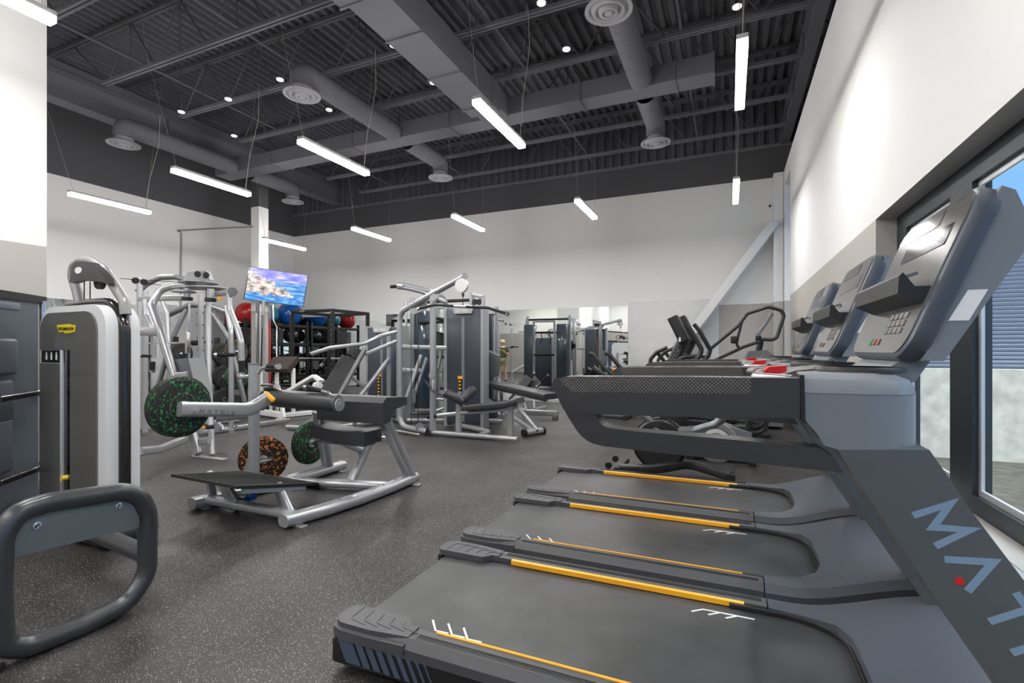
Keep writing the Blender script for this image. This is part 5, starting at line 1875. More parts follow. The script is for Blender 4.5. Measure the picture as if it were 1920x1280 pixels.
# headland: below a ragged line that falls to the right
ln_ = nd_('SUBTRACT', nd_('ADD', nd_('MULTIPLY', U_, -.75), nd_('MULTIPLY', nz(6, 2, .2), .75)), nd_('SUBTRACT', V_, .52))
irk = nd_('GREATER_THAN', ln_, .0)
low = nd_('GREATER_THAN', nd_('ADD', V_, nd_('MULTIPLY', nz(7), .35)), .40)
irk = nd_('MULTIPLY', irk, low)
img = mixc(irk, base, rock)
l.new(img, b.inputs['Emission Color'])
b.inputs['Emission Strength'].default_value = .55
a = .015
P4 = [LB.lerp(RT, a), RB.lerp(LT, a), RT.lerp(LB, a), LT.lerp(RB, a)]
me = bpy.data.meshes.new('screen')
off = V(tv.location)
me.from_pydata([p + nrm * .002 - off for p in P4], [], [(0, 1, 2, 3)])
uvl = me.uv_layers.new(name='UVMap')
for i, c in enumerate(((0, 0), (1, 0), (1, 1), (0, 1))):
    uvl.data[i].uv = c
me.materials.append(mt)
so = bpy.data.objects.new('screen', me)
COL.objects.link(so)
so.parent = tv
MB().bar([(-10.79, 8.99, 3.0), (-10.50, 9.12, 2.98)], .06, .2).build('wall_bracket', M_black, tv, world=True)
tag(MB().bx(-10.80, -10.76, 8.90, 9.0, 3.50, 3.68, bev=.006).build('junction_box', M_white), 'small white junction box on the column above the television', 'electrical box')

# ---- ball rack along the left wall
rk = thing('storage_rack', (-12.3, 10.3, 0), 'long black shelving rack in the left corner with exercise balls on top', 'rack')
Y0r, Y1r = 9.45, 11.6
for y in (Y0r, 10.5, Y1r):
    for x in (-12.62, -12.05):
        bars('upright', M_blk_steel, rk, [(x, y, 0), (x, y, 2.18)], .07, .07, up=(0, 1, 0), c=.004)
for z in (.45, 1.0, 1.46, 2.02):
    for x in (-12.62, -12.05):
        bars('shelf_rail', M_blk_steel, rk, [(x, Y0r, z), (x, Y1r, z)], .05, .09, c=.004)
    if z < 2:
        MB().bx(-12.6, -12.07, Y0r, Y1r, z + .045, z + .06).build('shelf', M_blk_steel, rk, world=True)
M_bred = mat('red_vinyl_ball', (190, 34, 40), .25, coat=.3)
M_bteal = mat('teal_vinyl_ball', (40, 120, 150), .25, coat=.3)
M_bblue = mat('blue_vinyl_ball', (20, 84, 160), .22, coat=.4)
M_bblk = mat('black_vinyl_ball', (30, 30, 32), .25, coat=.3)


def ball(x, y, z, r, m, label):
    b = MB().ball((x, y, z), r, 32)
    b.cyl((x + r - .004, y, z), (x + r + .004, y, z), .012, seg=10)
    o = b.build('exercise_ball', m)
    return tag(o, label, 'ball', 'exercise balls on the black rack')


ball(-12.33, 9.72, 2.33, .30, M_bred, 'red exercise ball on top of the black corner rack')
ball(-12.33, 10.42, 2.33, .29, M_bteal, 'teal exercise ball between the red and the large blue ball')
ball(-12.30, 11.16, 2.39, .36, M_bblue, 'largest blue exercise ball on top of the rack below the television')
ball(-12.32, 11.22, 1.765, .24, M_bblk, 'black exercise ball on the second shelf of the corner rack')
p_ = at(566, 637, X=-12.1)
for k in range(7):
    t_ = MB().bx(-12.55, -12.1, 9.75, 10.75, 1.525 + .058 * k, 1.575 + .058 * k, bev=.006).build('aerobic_step', mat('step_grey', (78, 78, 80), .6))
    tag(t_, 'grey flat aerobic step stacked on the second rack shelf, %s' % (['bottom one', 'second from the bottom', 'third from the bottom', 'in the middle of the stack', 'third from the top', 'second from the top', 'top one'][k]), 'aerobic step', 'aerobic steps on the corner rack')
# dumbbells and kettlebells on the lower shelves
db = thing('dumbbell', (-12.25, 9.8, 1.10), 'black dumbbell at the near end of the third rack shelf', 'dumbbell', 'dumbbells on the corner rack')
for s_ in (-1, 1):
    MB().lathe([(0, 0), (.055, 0), (.065, .012), (.065, .07), (.055, .085), (0, .085)], (s_ * .06, 0, .0), (s_, 0, 0), 16).build('head', M_rub, db)
MB().cyl((-.065, 0, 0), (.065, 0, 0), .016).build('grip', M_chrome, db)
pos = [('third', 1.124, y) for y in (9.8, 10.0, 10.2, 10.7, 10.9, 11.1, 11.3)] + [('bottom', .575, y) for y in (9.8, 10.05, 10.3, 10.75, 11.0, 11.25)]
for k, (nm, z, y) in enumerate(pos):
    lab = 'black dumbbell on the %s rack shelf, %s from the near end' % (nm, ORD[k if k < 7 else k - 7])
    if k == 0:
        db.location = (-12.2, y, z + .006)
        db['label'] = lab
    else:
        copy_tree(db, loc=(-12.2, y, z + .006), label=lab)

# ---- black power rack in front of the corner
pr_ = thing('power_rack', (-9.25, 9.65, 0), 'black open power rack with perforated uprights in front of the back wall mirror', 'rack')
XA, XB, YA, YB_ = -9.9, -8.6, 9.05, 10.3
for x in (XA, XB):
    for y in (YA, YB_):
        bars('upright', M_blk_steel, pr_, [(x, y, 0), (x, y, 2.27)], .075, .075, up=(0, 1, 0), c=.004)
        for s_ in (0, 1):
            pass
for y in (YA, YB_):
    bars('top_beam', M_blk_steel, pr_, [(XA, y, 2.24), (XB, y, 2.24)], .06, .075, c=.004)
for x in (XA, XB):
    bars('top_beam', M_blk_steel, pr_, [(x, YA, 2.24), (x, YB_, 2.24)], .06, .075, c=.004)
    bars('low_beam', M_blk_steel, pr_, [(x, YA, .05), (x, YB_, .05)], .06, .075, c=.004)
for k in range(14):
    z = .5 + .115 * k
    MB().bx(XB - .012, XB + .012, YA - .0385, YA - .0372, z, z + .03).build('adjustment_hole', mat('hole_grey', (120, 120, 120), .6), pr_, world=True)
for x, y in ((XA, YA), (XB, YA), (XB, YB_)):
    MB().cyl((x, y - .038, 2.2), (x, y - .048, 2.2), .016, seg=8).cyl((x, y - .038, 2.2), (x, y - .045, 2.2), .02, seg=6).build('bolt', M_chrome, pr_, world=True)
MB().bx(-9.62, -9.45, 9.017, 9.02, 2.225, 2.26).build('name_plate', mat('plate_grey', (110, 110, 110), .4), pr_, world=True)
o = thing('barbell', (-9.2, 8.95, 1.1), 'long chrome barbell racked across the black power rack', 'barbell')
MB().cyl((-10.3, 8.97, 1.1), (-8.1, 8.97, 1.1), .014, seg=12).build('bar', M_chrome, o, world=True)
for s_ in (-1, 1):
    MB().cyl((-9.2 + s_ * .66, 8.97, 1.1), (-9.2 + s_ * .70, 8.97, 1.1), .04).cyl((-9.2 + s_ * .70, 8.97, 1.1), (-9.2 + s_ * 1.1, 8.97, 1.1), .025).build('sleeve', M_chrome, o, world=True)
for x in (XA, XB):
    MB().bx(x - .04, x + .04, 8.93, 9.01, 1.05, 1.085).bx(x - .04, x + .04, 8.91, 8.93, 1.05, 1.15).build('bar_hook', M_blk_steel, pr_, world=True)

# ---- upright bar holder between plates and rack
bh = thing('bar_holder', (-8.9, 7.9, 0), 'grey upright bar holder standing before the column', 'rack')
MB().bx(-9.25, -8.55, 7.7, 8.1, 0, .08, bev=.01).build('base_plate', M_blk_steel, bh, world=True)
bars('upright', M_steel_d, bh, [q(483, 790, 7.9), q(483, 562, 7.9)], .06, .06, up=(0, 1, 0))
bars('upright', M_steel, bh, [q(494, 790, 7.9), q(494, 562, 7.9)], .05, .05, up=(0, 1, 0))
MB().bx(-9.1, -8.6, 7.84, 7.96, .5, .56).build('bar_shelf', M_blk_steel, bh, world=True)
for pts, m_, r_, lab, nm in (
        ([(506, 735), (506, 612), (506, 572)], mat('red_bar', (190, 50, 40), .4), .016, 'red weight bar with dark sleeve standing upright in the bar holder', 'weight_bar'),
        ([(518, 668), (519, 612), (513, 600), (512, 571)], M_chrome, .014, 'chrome curl bar with a kink standing upright in the bar holder', 'curl_bar'),
        ([(481, 685), (481, 605), (481, 587)], M_chrome, .012, 'short chrome bar standing at the left of the bar holder', 'weight_bar'),
        ([(488, 690), (491, 640), (492, 590)], M_black, .016, 'black weight bar leaning in the middle of the bar holder', 'weight_bar')):
    P = [q(a_, b_, 7.75) for a_, b_ in pts]
    P[0] = V((P[0].x, P[0].y, .09))
    o = thing(nm, P[0], lab, 'bar')
    tubes('shaft', m_, o, P, r_, 0, 10)
    MB().cyl(P[-1], P[-1] + (P[-2] - P[-1]).normalized() * .3, r_ * 1.6, seg=12).build('sleeve', M_steel_d if m_ != M_chrome else M_chrome, o, world=True)

# ---- plate trees
def plate_tree(x, y, label, plates, labels):
    t = thing('plate_tree', (x, y, 0), label, 'rack')
    bars('upright', M_blk_steel, t, [(x, y, 0), (x, y, 1.55)], .08, .08, up=(0, 1, 0), c=.005)
    bars('base_beam', M_blk_steel, t, [(x, y - .35, .04), (x, y + .35, .04)], .08, .08, c=.005)
    bars('base_beam', M_blk_steel, t, [(x - .3, y, .04), (x + .3, y, .04)], .08, .08, c=.005)
    for (z, off, r_, th, m_), lab in zip(plates, labels):
        MB().cyl((x + .04, y, z), (x + .40, y, z), .024).build('peg', M_chrome, t, world=True)
        bumper((x + off, y, z), (1, 0, 0), r_, th, m_, lab, 'bumper plates on the plate trees', rim=True)


plate_tree(-9.55, 6.85, 'black plate tree left, behind the fly machine', [(1.22, .16, .225, .09, M_blkp), (.76, .16, .225, .09, M_blkp), (.30, .16, .225, .09, M_blkp)],
           ['black bumper plate, top of the left plate tree', 'black bumper plate, middle of the left plate tree', 'black bumper plate, bottom of the left plate tree'])
plate_tree(-8.87, 6.6, 'black plate tree right, nearer the white column', [(1.27, .2, .23, .09, M_tan), (.78, .2, .235, .1, M_green), (.25, .2, .2, .08, M_blkp)],
           ['tan flecked bumper plate, top of the right plate tree', 'green flecked bumper plate, middle of the right plate tree', 'black bumper plate, bottom of the right plate tree'])
plate_tree(-9.45, 5.95, 'black plate tree behind the smith machine', [(1.23, .16, .21, .08, M_blkp), (.82, .2, .22, .09, M_green)],
           ['black bumper plate, top of the tree behind the smith machine', 'green flecked bumper plate, lower on the tree behind the smith machine'])

# ---- white preacher curl bench
pc_ = thing('preacher_bench', (-7.8, 7.2, 0), 'white framed preacher curl bench with a dark arm pad', 'bench')
YC = 7.3
pad(pc_, [q(507, 683, YC), q(551, 683, YC)], .36, .10, mat('brown_black_pad', (58, 50, 48), .4), 'arm_pad', up=(0, -.7, .7))
bars('pad_bracket', M_black, pc_, [q(515, 690, YC), q(552, 690, YC)], .05, .05)
for px_ in (489, 519, 550):
    bars('upright', M_white, pc_, [(q(px_, 0, YC).x, YC, .06), (q(px_, 0, YC).x, YC, q(px_, 690, YC).z)], .07, .05, up=(0, 1, 0), c=.006)
bars('cross_beam', M_white, pc_, [q(486, 722, YC), q(505, 721, YC)], .05, .05)
bars('base_beam', M_white, pc_, [(q(486, 0, 6.9).x, 6.9, .1), (q(530, 0, 6.9).x, 6.9, .06)], .12, .1, c=.006)
bars('base_beam', M_white, pc_, [(q(527, 0, 6.9).x, 6.9, .05), (q(585, 0, 7.5).x, 7.5, .05)], .10, .08, c=.006)
bars('frame_leg', M_white, pc_, [(q(532, 0, 6.8).x, 6.8, .03), (q(522, 0, 6.9).x, 6.95, .4)], .08, .05, up=(0, 1, 0), c=.006)
MB().bx(q(520, 0, 6.8).x, q(539, 0, 6.8).x, 6.76, 6.86, 0, .015).build('foot', M_white, pc_, world=True)
tubes('base_tube', M_chrome, pc_, [q(490, 722, 7.0), q(520, 722, 7.0), q(530, 738, 7.0)], .02, .05)
bars('loading_beam', M_white, pc_, [q(527, 742, 6.5), q(590, 705, 6.6), q(603, 715, 6.6)], .06, .14, up=(0, 1, 0), c=.01)
c_ = q(598, 724, 6.5)
MB().cyl(c_ + V((-.06, 0, 0)), c_ + V((.04, -.04, 0)), .075).cyl(c_ + V((.04, -.04, 0)), c_ + V((.07, -.05, 0)), .04).build('pivot_hub', M_white, pc_, world=True)
pad(pc_, [q(497, 745, 7.0), q(520, 745, 7.0)], .3, .08, M_padb, 'seat_pad')
bars('seat_post', M_white, pc_, [q(508, 750, 7.0), (q(508, 750, 7.0).x, 7.0, .05)], .05, .05, up=(0, 1, 0))

# ---- two people by the left wall, seen in the back mirror
def person(loc, rz, joints, edges, label, name='person'):
    """one skinned body; joints: name -> (x, y, z, radius)"""
    t = thing(name, loc, label, 'person', None, rz)
    names = list(joints)
    me = bpy.data.meshes.new('body')
    me.from_pydata([joints[k][:3] for k in names], [(names.index(a), names.index(b)) for a, b in edges], [])
    o = bpy.data.objects.new('body', me)
    COL.objects.link(o)
    o.parent = t
    sk = o.modifiers.new('skin', 'SKIN')
    for i, k in enumerate(names):
        r = joints[k][3]
        me.skin_vertices[0].data[i].radius = (r, r) if not isinstance(r, tuple) else r
    me.skin_vertices[0].data[0].use_root = True
    ss = o.modifiers.new('sub', 'SUBSURF')
    ss.levels = ss.render_levels = 2
    return t, o


M_skin = mat('skin', (205, 150, 120), .55)
E_BODY = [('pelvis', 'waist'), ('waist', 'chest'), ('chest', 'neck'), ('neck', 'head'), ('head', 'crown')]
for s_ in 'LR':
    E_BODY += [('chest', 'sh' + s_), ('sh' + s_, 'el' + s_), ('el' + s_, 'wr' + s_), ('wr' + s_, 'pm' + s_), ('pelvis', 'hip' + s_), ('hip' + s_, 'kn' + s_), ('kn' + s_, 'an' + s_), ('an' + s_, 'toe' + s_)]
    for k in range(5):
        E_BODY += [('pm' + s_, 'f%d' % k + s_), ('f%d' % k + s_, 'g%d' % k + s_)]


def body_joints(sit=False, arms=None):
    J = {}
    if sit:
        J['pelvis'] = (0, 0, .56, (.16, .12)); J['waist'] = (0, -.05, .72, (.14, .10)); J['chest'] = (0, -.10, .98, (.17, .12))
        J['neck'] = (0, -.10, 1.16, .055); J['head'] = (0, -.08, 1.25, (.075, .09)); J['crown'] = (0, -.08, 1.36, (.07, .085))
    else:
        J['pelvis'] = (0, 0, .92, (.15, .11)); J['waist'] = (0, 0, 1.08, (.135, .095)); J['chest'] = (0, -.01, 1.32, (.165, .11))
        J['neck'] = (0, .0, 1.47, .055); J['head'] = (0, .03, 1.56, (.075, .09)); J['crown'] = (0, .03, 1.67, (.07, .085))
    cz, cy = J['chest'][2], J['chest'][1]
    for s_, s in (('L', -1), ('R', 1)):
        J['sh' + s_] = (s * .19, cy, cz + .05, .055)
        if sit:
            J['el' + s_] = (s * .27, cy + .16, cz - .16, .042)
            J['wr' + s_] = (s * .16, cy + .40, cz - .10, .03)
            J['hip' + s_] = (s * .10, .03, .54, .095); J['kn' + s_] = (s * .16, .44, .52, .062); J['an' + s_] = (s * .16, .46, .09, .04); J['toe' + s_] = (s * .17, .62, .04, .035)
            d = V((-s * .3, .9, .2)).normalized()
        else:
            J['el' + s_] = (s * .25, cy + .12, cz - .22, .042)
            J['wr' + s_] = (s * .07, cy + .30, cz - .06, .03)
            J['hip' + s_] = (s * .095, 0, .88, .09); J['kn' + s_] = (s * .12, .02, .50, .06); J['an' + s_] = (s * .13, -.01, .09, .04); J['toe' + s_] = (s * .15, .15, .035, .035)
            d = V((-s * .5, .7, .5)).normalized()
        w_ = V(J['wr' + s_][:3])
        pm = w_ + d * .06
        J['pm' + s_] = (*pm, (.034, .018))
        sd = d.cross(V((0, 0, 1))).normalized()
        for k in range(5):
            off_ = sd * ((k - 2) * .016)
            L1 = (.03, .045, .05, .045, .036)[k]
            a = pm + off_ + d * L1 + V((0, 0, -.004))
            J['f%d' % k + s_] = (*a, .009)
            J['g%d' % k + s_] = (*(a + d * L1 * .7 + V((0, .0, -.02))), .008)
    return J


def clothe(t, J, top_m, leg_m, cap_m, sit):
    """shirt, shorts, cap, shoes and hair as children"""
    def skin_part(name, pts, eds, m, lv=2):
        me = bpy.data.meshes.new(name)
        me.from_pydata([p[:3] for p in pts], eds, [])
        me.materials.append(m)
        o = bpy.data.objects.new(name, me)
        COL.objects.link(o)
        o.parent = t
        o.modifiers.new('skin', 'SKIN')
        for i, p in enumerate(pts):
            r = p[3]
            me.skin_vertices[0].data[i].radius = r if isinstance(r, tuple) else (r, r)
        me.skin_vertices[0].data[0].use_root = True
        ss = o.modifiers.new('sub', 'SUBSURF'); ss.levels = ss.render_levels = lv
        return o
    g = lambda k, e: (*J[k][:3], tuple(x + e for x in J[k][3]) if isinstance(J[k][3], tuple) else J[k][3] + e)
    ml = lambda a, b, t_, r: (*V(J[a][:3]).lerp(V(J[b][:3]), t_), r)
    skin_part('shirt', [g('waist', .035), g('pelvis', .03), g('chest', .04), g('shL', .035), g('shR', .035), ml('shL', 'elL', .75, .07), ml('shR', 'elR', .75, .07), ml('chest', 'neck', .55, .085)],
              [(0, 1), (0, 2), (2, 3), (2, 4), (3, 5), (4, 6), (2, 7)], top_m)
    skin_part('shorts', [g('pelvis', .02), g('hipL', .02), g('hipR', .02), ml('hipL', 'knL', .85, .085), ml('hipR', 'knR', .85, .085)], [(0, 1), (0, 2), (1, 3), (2, 4)], leg_m)
    for s_ in 'LR':
        skin_part('shoe', [(J['an' + s_][0], J['an' + s_][1] - .03, .05, .045), (J['toe' + s_][0], J['toe' + s_][1], .04, .042), (J['toe' + s_][0], J['toe' + s_][1] + .05, .035, .035)], [(0, 1), (1, 2)], M_black)
    c = V(J['crown'][:3])
    MB().lathe([(.098, -.05), (.1, 0), (.09, .05), (.05, .085), (0, .095)], c + V((0, 0, -.01)), (0, 0, 1), 24).bx(c.x - .06, c.x + .06, c.y + .07, c.y + .18, c.z - .045, c.z - .035, bev=.004).build('cap', cap_m, t)
    h = V(J['head'][:3])
    MB().ball(h + V((0, -.03, .03)), .088, 16, (1, 1, 1)).build('hair', mat('brown_hair', (70, 52, 40), .7), t)
    f = MB()
    f.ball(h + V((0, .098, .01)), .014, 8, (.8, 1.2, 1.4)).build('nose', M_skin, t)
    for s in (-1, 1):
        MB().ball(h + V((s * .03, .084, .045)), .009, 8).build('eye', M_black, t)
        MB().ball(h + V((s * .083, .0, .02)), .02, 8, (.5, .8, 1.3)).build('ear', M_skin, t)
    MB().ball(h + V((0, .09, -.035)), .018, 8, (1.3, .4, .35)).build('mouth', mat('lip_tone', (170, 95, 85), .5), t)


J = body_joints(False)
t1, bo = person((-8.75, 4.35, 0), -.25, J, E_BODY, 'standing person in tan cap, olive shirt and khaki shorts, hands raised at chest')
bo.data.materials.append(M_skin)
clothe(t1, J, mat('olive_cloth', (78, 84, 58), .8), mat('khaki_cloth', (150, 140, 112), .8), mat('tan_cloth', (205, 192, 165), .8), False)
J = body_joints(True)
t2, bo = person((-9.25, 4.75, 0), -.25, J, E_BODY, 'person in grey cap and white t-shirt sitting on a low bench')
bo.data.materials.append(M_skin)
clothe(t2, J, mat('white_cloth', (228, 228, 225), .8), mat('dark_cloth', (45, 45, 50), .8), mat('grey_cloth', (150, 148, 142), .8), True)
fb_ = thing('flat_bench', (-9.25, 4.7, 0), 'low flat black bench the white shirted person sits on', 'bench')
MB().bx(-9.42, -9.08, 4.1, 4.9, .36, .43, bev=.02).build('bench_pad', M_padb, fb_, world=True)
for y in (4.2, 4.8):
    MB().bx(-9.28, -9.22, y - .03, y + .03, 0, .36).bx(-9.45, -9.05, y - .03, y + .03, 0, .04).build('frame_leg', M_steel, fb_, world=True)
# ================================================================= CARDIO MACHINES AT THE BACK RIGHT
M_ck = mat('black_cardio_plastic', (34, 34, 36), .4)
M_gr2 = mat('dark_tube', (52, 52, 54), .4, .3)


def elliptical(YE, dx, label):
    """trainer facing left: mast, console, moving arms and fixed handlebars"""
    t = thing('elliptical_trainer', (at(1262, 0, Y=YE).x + dx, YE, 0), label, 'exercise machine', 'black elliptical trainers')
    Q = lambda a, b, d=0: at(a, b, Y=YE + d) + V((dx, 0, 0))
    m_ = MB().bar([Q(1245, 712), Q(1285, 632)], .15, .20, up=(0, 1, 0), c=.05).build('mast', M_ck, t, world=True)
    dd = (Q(1285, 632) - Q(1245, 712)).normalized()
    m = MB()
    word(m, 'MATRIX', Q(1255, 700, -.11) , dd, V((-dd.z, 0, dd.x)), .055, gap=.25, w=.16, th=.001)
    m.build('lettering', M_steel_d, m_, world=True)
    c = MB().bar([Q(1263, 596), Q(1285, 640)], .50, .13, up=(1, 0, .5), c=.03).build('console', M_black, t, world=True)
    MB().bar([Q(1272, 600, 0), Q(1285, 628, 0)], .42, .02, up=(1, 0, .5), c=.006).build('screen', M_screen_d, c, world=True)
    MB().bx(Q(1276, 640).x, Q(1279.5, 640).x, YE - .262, YE - .258, Q(1277, 641).z, Q(1277, 633).z).build('label_sticker', M_label, c, world=True)
    for s in (-.3, .3):
        tubes('moving_arm', M_ck, t, [Q(1286, 608, s), Q(1296, 620, s), Q(1316, 655, s), Q(1312, 668, s), Q(1285, 690, s), Q(1262, 720, s)], .03, .08)
    tubes('front_handle', M_gr2, t, [Q(1221, 690, -.2), Q(1219, 674, -.2), Q(1231, 660, -.2), Q(1251, 651, -.2)], .026, .08)
    tubes('front_brace', M_gr2, t, [Q(1231, 659, -.2), Q(1248, 680, -.15), Q(1254, 700, -.1)], .024, .04)
    tubes('side_handle', M_gr2, t, [Q(1262, 695, -.2), Q(1274, 672, -.25), Q(1290, 668, -.25), Q(1310, 668, -.25)], .024, .06)
    x0, x1 = Q(1215, 0).x, Q(1300, 0).x
    MB().bx(x0, x0 + .5, YE - .22, YE + .22, .03, .62, bev=.08).build('flywheel_housing', M_ck, t, world=True)
    for s in (-.22, .22):
        bars('foot_rail', M_gr2, t, [(x0 + .3, YE + s, .2), (x1 + .9, YE + s, .16)], .07, .08)
        MB().bx(x1 + .1, x1 + .5, YE + s - .09, YE + s + .09, .22, .28, bev=.02).build('pedal', M_rub, t, world=True)
    bars('base_beam', M_gr2, t, [(x1 + .9, YE - .35, .05), (x1 + .9, YE + .35, .05)], .08, .08)
    bars('mast_foot', M_gr2, t, [(x0 + .3, YE, .1), Q(1245, 712)], .1, .1, up=(0, 1, 0))
    return t


elliptical(7.1, 0, 'black lettered elliptical trainer, the nearer of two behind the treadmills')
elliptical(8.3, .12, 'black lettered elliptical trainer, the farther of two, mostly hidden by its twin')

# stair climber with looped rails
st = thing('stair_climber', (.1, 9.5, 0), 'stair climber with long black looped handrails and small tilted console by the corner', 'exercise machine')
YS = 9.5
Q = lambda a, b, d=0: at(a, b, Y=YS + d)
for s in (-.38, .38):
    tubes('handrail', M_gr2, st, [Q(1330, 655, s), Q(1385, 610, s), Q(1401, 588, s), Q(1441, 575, s), Q(1466, 582, s), Q(1470, 592, s), Q(1456, 634, s), Q(1447, 637, s), Q(1428, 636, s)], .028, .12)
    tubes('low_rail', M_gr2, st, [Q(1330, 680, s), Q(1395, 650, s), Q(1425, 640, s)], .026, .05)
    tubes('side_loop', M_gr2, st, [Q(1391, 603, s), Q(1384, 630, s), Q(1381, 645, s), Q(1388, 656, s)], .022, .06)
MB().bar([Q(1421, 626), Q(1447, 588)], .36, .06, up=(1, 0, .4), c=.02).build('console', mat('console_pale', (120, 126, 130), .35), st, world=True)
MB().cyl(Q(1421, 665), Q(1427, 636), .05).build('mast', M_ck, st, world=True)
MB().box(Q(1376, 637, -.4), (.10, .12, .12), bev=.02).build('control_pod', M_black, st, world=True)
MB().box(Q(1422, 634, -.15), (.09, .1, .1), bev=.02).build('control_pod', M_black, st, world=True)
mx = Q(1421, 0).x
MB().prism([(mx - .6, .05), (mx + .35, .05), (mx + .35, 1.1), (mx + .12, 1.3), (mx - .15, 1.28), (mx - .25, 1.05), (mx - .6, .3)], 'y', YS - .36, YS + .36, bev=.04).build('step_housing', M_tm, st, world=True)
for k in range(4):
    MB().bx(mx - 1.0 + .25 * k, mx - .74 + .25 * k, YS - .3, YS + .3, .22 + .2 * k, .27 + .2 * k, bev=.01).build('stair_step', M_rub, st, world=True)
MB().bx(mx - 1.15, mx - .3, YS - .36, YS + .36, .02, .16, bev=.03).build('base', M_ck, st, world=True)

# exercise bikes left of the handrails
def upright_bike(dx, YE, label):
    t = thing('exercise_bike', (at(1120, 0, Y=YE).x + dx, YE, 0), label, 'exercise bike', 'exercise bikes with long dark handlebars')
    Q = lambda a, b, d=0: at(a, b, Y=YE + d) + V((dx, 0, 0))
    for s in (-.18, .12):
        h = tubes('handlebar', M_gr2, t, [Q(1105, 662, s), Q(1112, 664, s), Q(1130, 686, s), Q(1150, 704, s), Q(1166, 712, s)], .04, .12, 14)
    MB().cyl(Q(1150, 693, 0), Q(1160, 698, 0), .05).build('bottle_light', mat('amber_grip', (250, 170, 70), .4), t, world=True)
    bars('neck', M_ck, t, [Q(1143, 720), Q(1160, 702)], .09, .12, up=(0, 1, 0))
    MB().box(Q(1124, 697, .1), (.3, .25, .06), rot=Matrix.Rotation(.6, 4, 'Y'), bev=.02).build('seat', M_black, t, world=True)
    x0 = Q(1140, 0).x
    MB().prism([(x0 - .5, .05), (x0 + .35, .05), (x0 + .42, .5), (x0 + .2, .8), (x0 - .1, .62), (x0 - .5, .35)], 'y', YE - .12, YE + .12, bev=.04).build('body_shell', M_tm, t, world=True)
    bars('base_foot', M_gr2, t, [(x0 - .5, YE - .28, .05), (x0 - .5, YE + .28, .05)], .09, .08)
    bars('base_foot', M_gr2, t, [(x0 + .38, YE - .28, .05), (x0 + .38, YE + .28, .05)], .09, .08)
    bars('seat_post', M_gr2, t, [(x0 - .3, YE, .35), Q(1124, 700, 0.1)], .05, .05, up=(0, 1, 0))
    return t


upright_bike(0, 9.5, 'dark exercise bike nearer the treadmills with an amber grip light')
upright_bike(.35, 10.5, 'dark exercise bike right behind its twin, beside the diamond plate panel')

# spin bike seen through and under the nearest treadmill handrail
sb_ = thing('spin_bike', (-.3, 5.5, 0), 'silver and black spin bike with big flywheel, seen below the treadmill handrail', 'exercise bike')
YB2 = 5.4
Q = lambda a, b, d=0: at(a, b, Y=YB2 + d)
g0 = at(1170, 880, Y=YB2)
fw = Q(1343, 829)
MB().lathe([(0, 0), (.05, 0), (.06, .01), (.135, .012), (.15, .0), (.195, .0), (.2, .01), (.2, .05), (.195, .06), (.15, .06), (.135, .048), (.06, .05), (.05, .06), (0, .06)], fw + V((0, -.03, 0)), (0, 1, 0), 48).build('flywheel', mat('flywheel_steel', (190, 192, 195), .3, .85), sb_, world=True)
MB().lathe([(.10, -.035), (.14, -.033), (.14, -.03), (.10, -.03)], fw, (0, 1, 0), 40).build('flywheel_ring', M_white, sb_, world=True)
hp_ = Q(1237, 835)
MB().lathe([(0, 0), (.24, 0), (.262, .02), (.262, .08), (.24, .1), (0, .1)], hp_ + V((0, -.05, .02)), (0, 1, 0), 44).build('drive_cover', M_ck, sb_, world=True)
MB().lathe([(.263, .02), (.275, .02), (.275, .08), (.263, .08)], hp_ + V((0, -.05, .02)), (0, 1, 0), 44).build('cover_rim', M_gloss, sb_, world=True)
tubes('main_frame', mat('frame_silver_grey', (120, 124, 128), .3, .5), sb_, [Q(1205, 776), Q(1222, 790), Q(1250, 806), Q(1300, 808), Q(1345, 795), Q(1356, 780), Q(1340, 735), Q(1335, 715)], .045, .2)
tubes('main_frame', M_gr2, sb_, [Q(1240, 812), Q(1300, 812), Q(1351, 823)], .03, .05)
bars('fork_cover', M_chrome, sb_, [Q(1282, 817, -.05), Q(1351, 824, -.05)], .02, .045, up=(0, 1, 0))
MB().cyl(Q(1228, 806, -.16), Q(1235, 806, -.10), .03).build('crank_boss', M_chrome, sb_, world=True)
bars('seat_post', M_gr2, sb_, [Q(1222, 790), Q(1195, 720)], .06, .05, up=(0, 1, 0))
sd_ = Q(1192, 712)
MB().prism([(sd_.x - .16, sd_.z - .02), (sd_.x + .13, sd_.z), (sd_.x + .14, sd_.z + .03), (sd_.x - .15, sd_.z + .07)], 'y', YB2 - .08, YB2 + .08, bev=.025).build('saddle', M_padb, sb_, world=True)
hb = Q(1335, 712)
tubes('handlebar', M_ck, sb_, [hb + V((.28, -.2, .0)), hb + V((0, -.2, 0)), hb + V((-.05, 0, 0)), hb + V((0, .2, 0)), hb + V((.28, .2, .0))], .018, .1)
zb = .05
fr0, fr1 = at(1160, 878, z=.05), at(1370, 893, z=.05)
m = MB().sweep(fillet([fr0, at(1230, 879, z=.09), at(1290, 868, z=.12), at(1335, 882, z=.08), fr1], .3, 6), rrect(.10, .09, .02))
m.build('base_beam', M_ck, sb_, world=True)
d_ = V((0, 1, 0))
bars('rear_foot', M_ck, sb_, [fr0 + d_ * -.1, fr0 + d_ * .42], .07, .06)
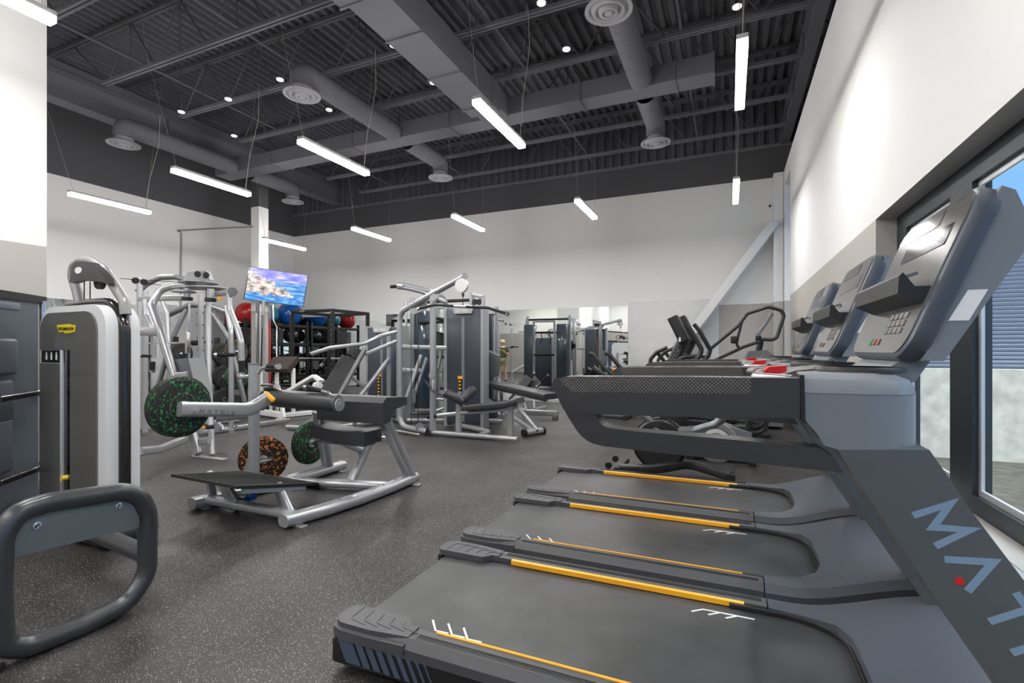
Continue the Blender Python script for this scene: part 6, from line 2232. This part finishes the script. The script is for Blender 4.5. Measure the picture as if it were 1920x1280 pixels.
bars('front_foot', M_ck, sb_, [fr1 + d_ * -.1, fr1 + d_ * .42], .08, .07)
for y_ in (-.05, .3):
    MB().cyl(fr0 + V((-.10, y_, .03)), fr0 + V((-.10, y_ + .03, .03)), .035).build('transport_wheel', M_black, sb_, world=True)
bars('upright_strut', M_ck, sb_, [(hp_.x, YB2, .12), (hp_.x + .05, YB2, .5)], .08, .06, up=(0, 1, 0))
bars('upright_strut', M_ck, sb_, [(hp_.x - .05, fr0.y + .15, .09), (hp_.x, YB2 - .02, .3)], .07, .06, up=(1, 0, 0))
for s in (-1, 1):
    bars('crank', M_chrome, sb_, [Q(1232, 806, s * .12), Q(1262, 842, s * .12)] if s < 0 else [Q(1232, 806, .12), Q(1205, 776, .12)], .03, .015, up=(0, 1, 0))
# second bike behind with looped black bars
s2 = thing('recumbent_bike', (.3, 6.4, 0), 'dark low bike with looped black tubes, behind the flywheel of the spin bike', 'exercise bike')
Q = lambda a, b, d=0: at(a, b, Y=6.3 + d)
for k, dz in enumerate((0, .09)):
    tubes('looped_tube', M_gr2, s2, [Q(1372, 800 + 12 * k, .1), Q(1410, 802 + 12 * k, .1), Q(1432, 797 + 11 * k, .1), Q(1438, 780 + 9 * k, .1), Q(1430, 750, .1)], .028, .1)
xx = Q(1400, 0).x
MB().prism([(xx - .7, .06), (xx + .1, .06), (xx + .05, .35), (xx - .3, .45), (xx - .7, .3)], 'y', 6.25, 6.5, bev=.04).build('body_shell', M_tm, s2, world=True)
bars('base_foot', M_gr2, s2, [(xx - .6, 6.1, .04), (xx - .6, 6.65, .04)], .08, .07)
bars('base_foot', M_gr2, s2, [(xx + .05, 6.1, .04), (xx + .05, 6.65, .04)], .08, .07)
pad(s2, [Q(1425, 752, .1), Q(1440, 720, .1)], .36, .08, M_padb, 'back_pad', up=(1, 0, 0))
pad(s2, [Q(1400, 760, .1), Q(1425, 758, .1)], .36, .08, M_padb, 'seat_pad')
bars('seat_post', M_gr2, s2, [(xx, 6.4, .3), Q(1412, 764, .1)], .07, .07, up=(0, 1, 0))
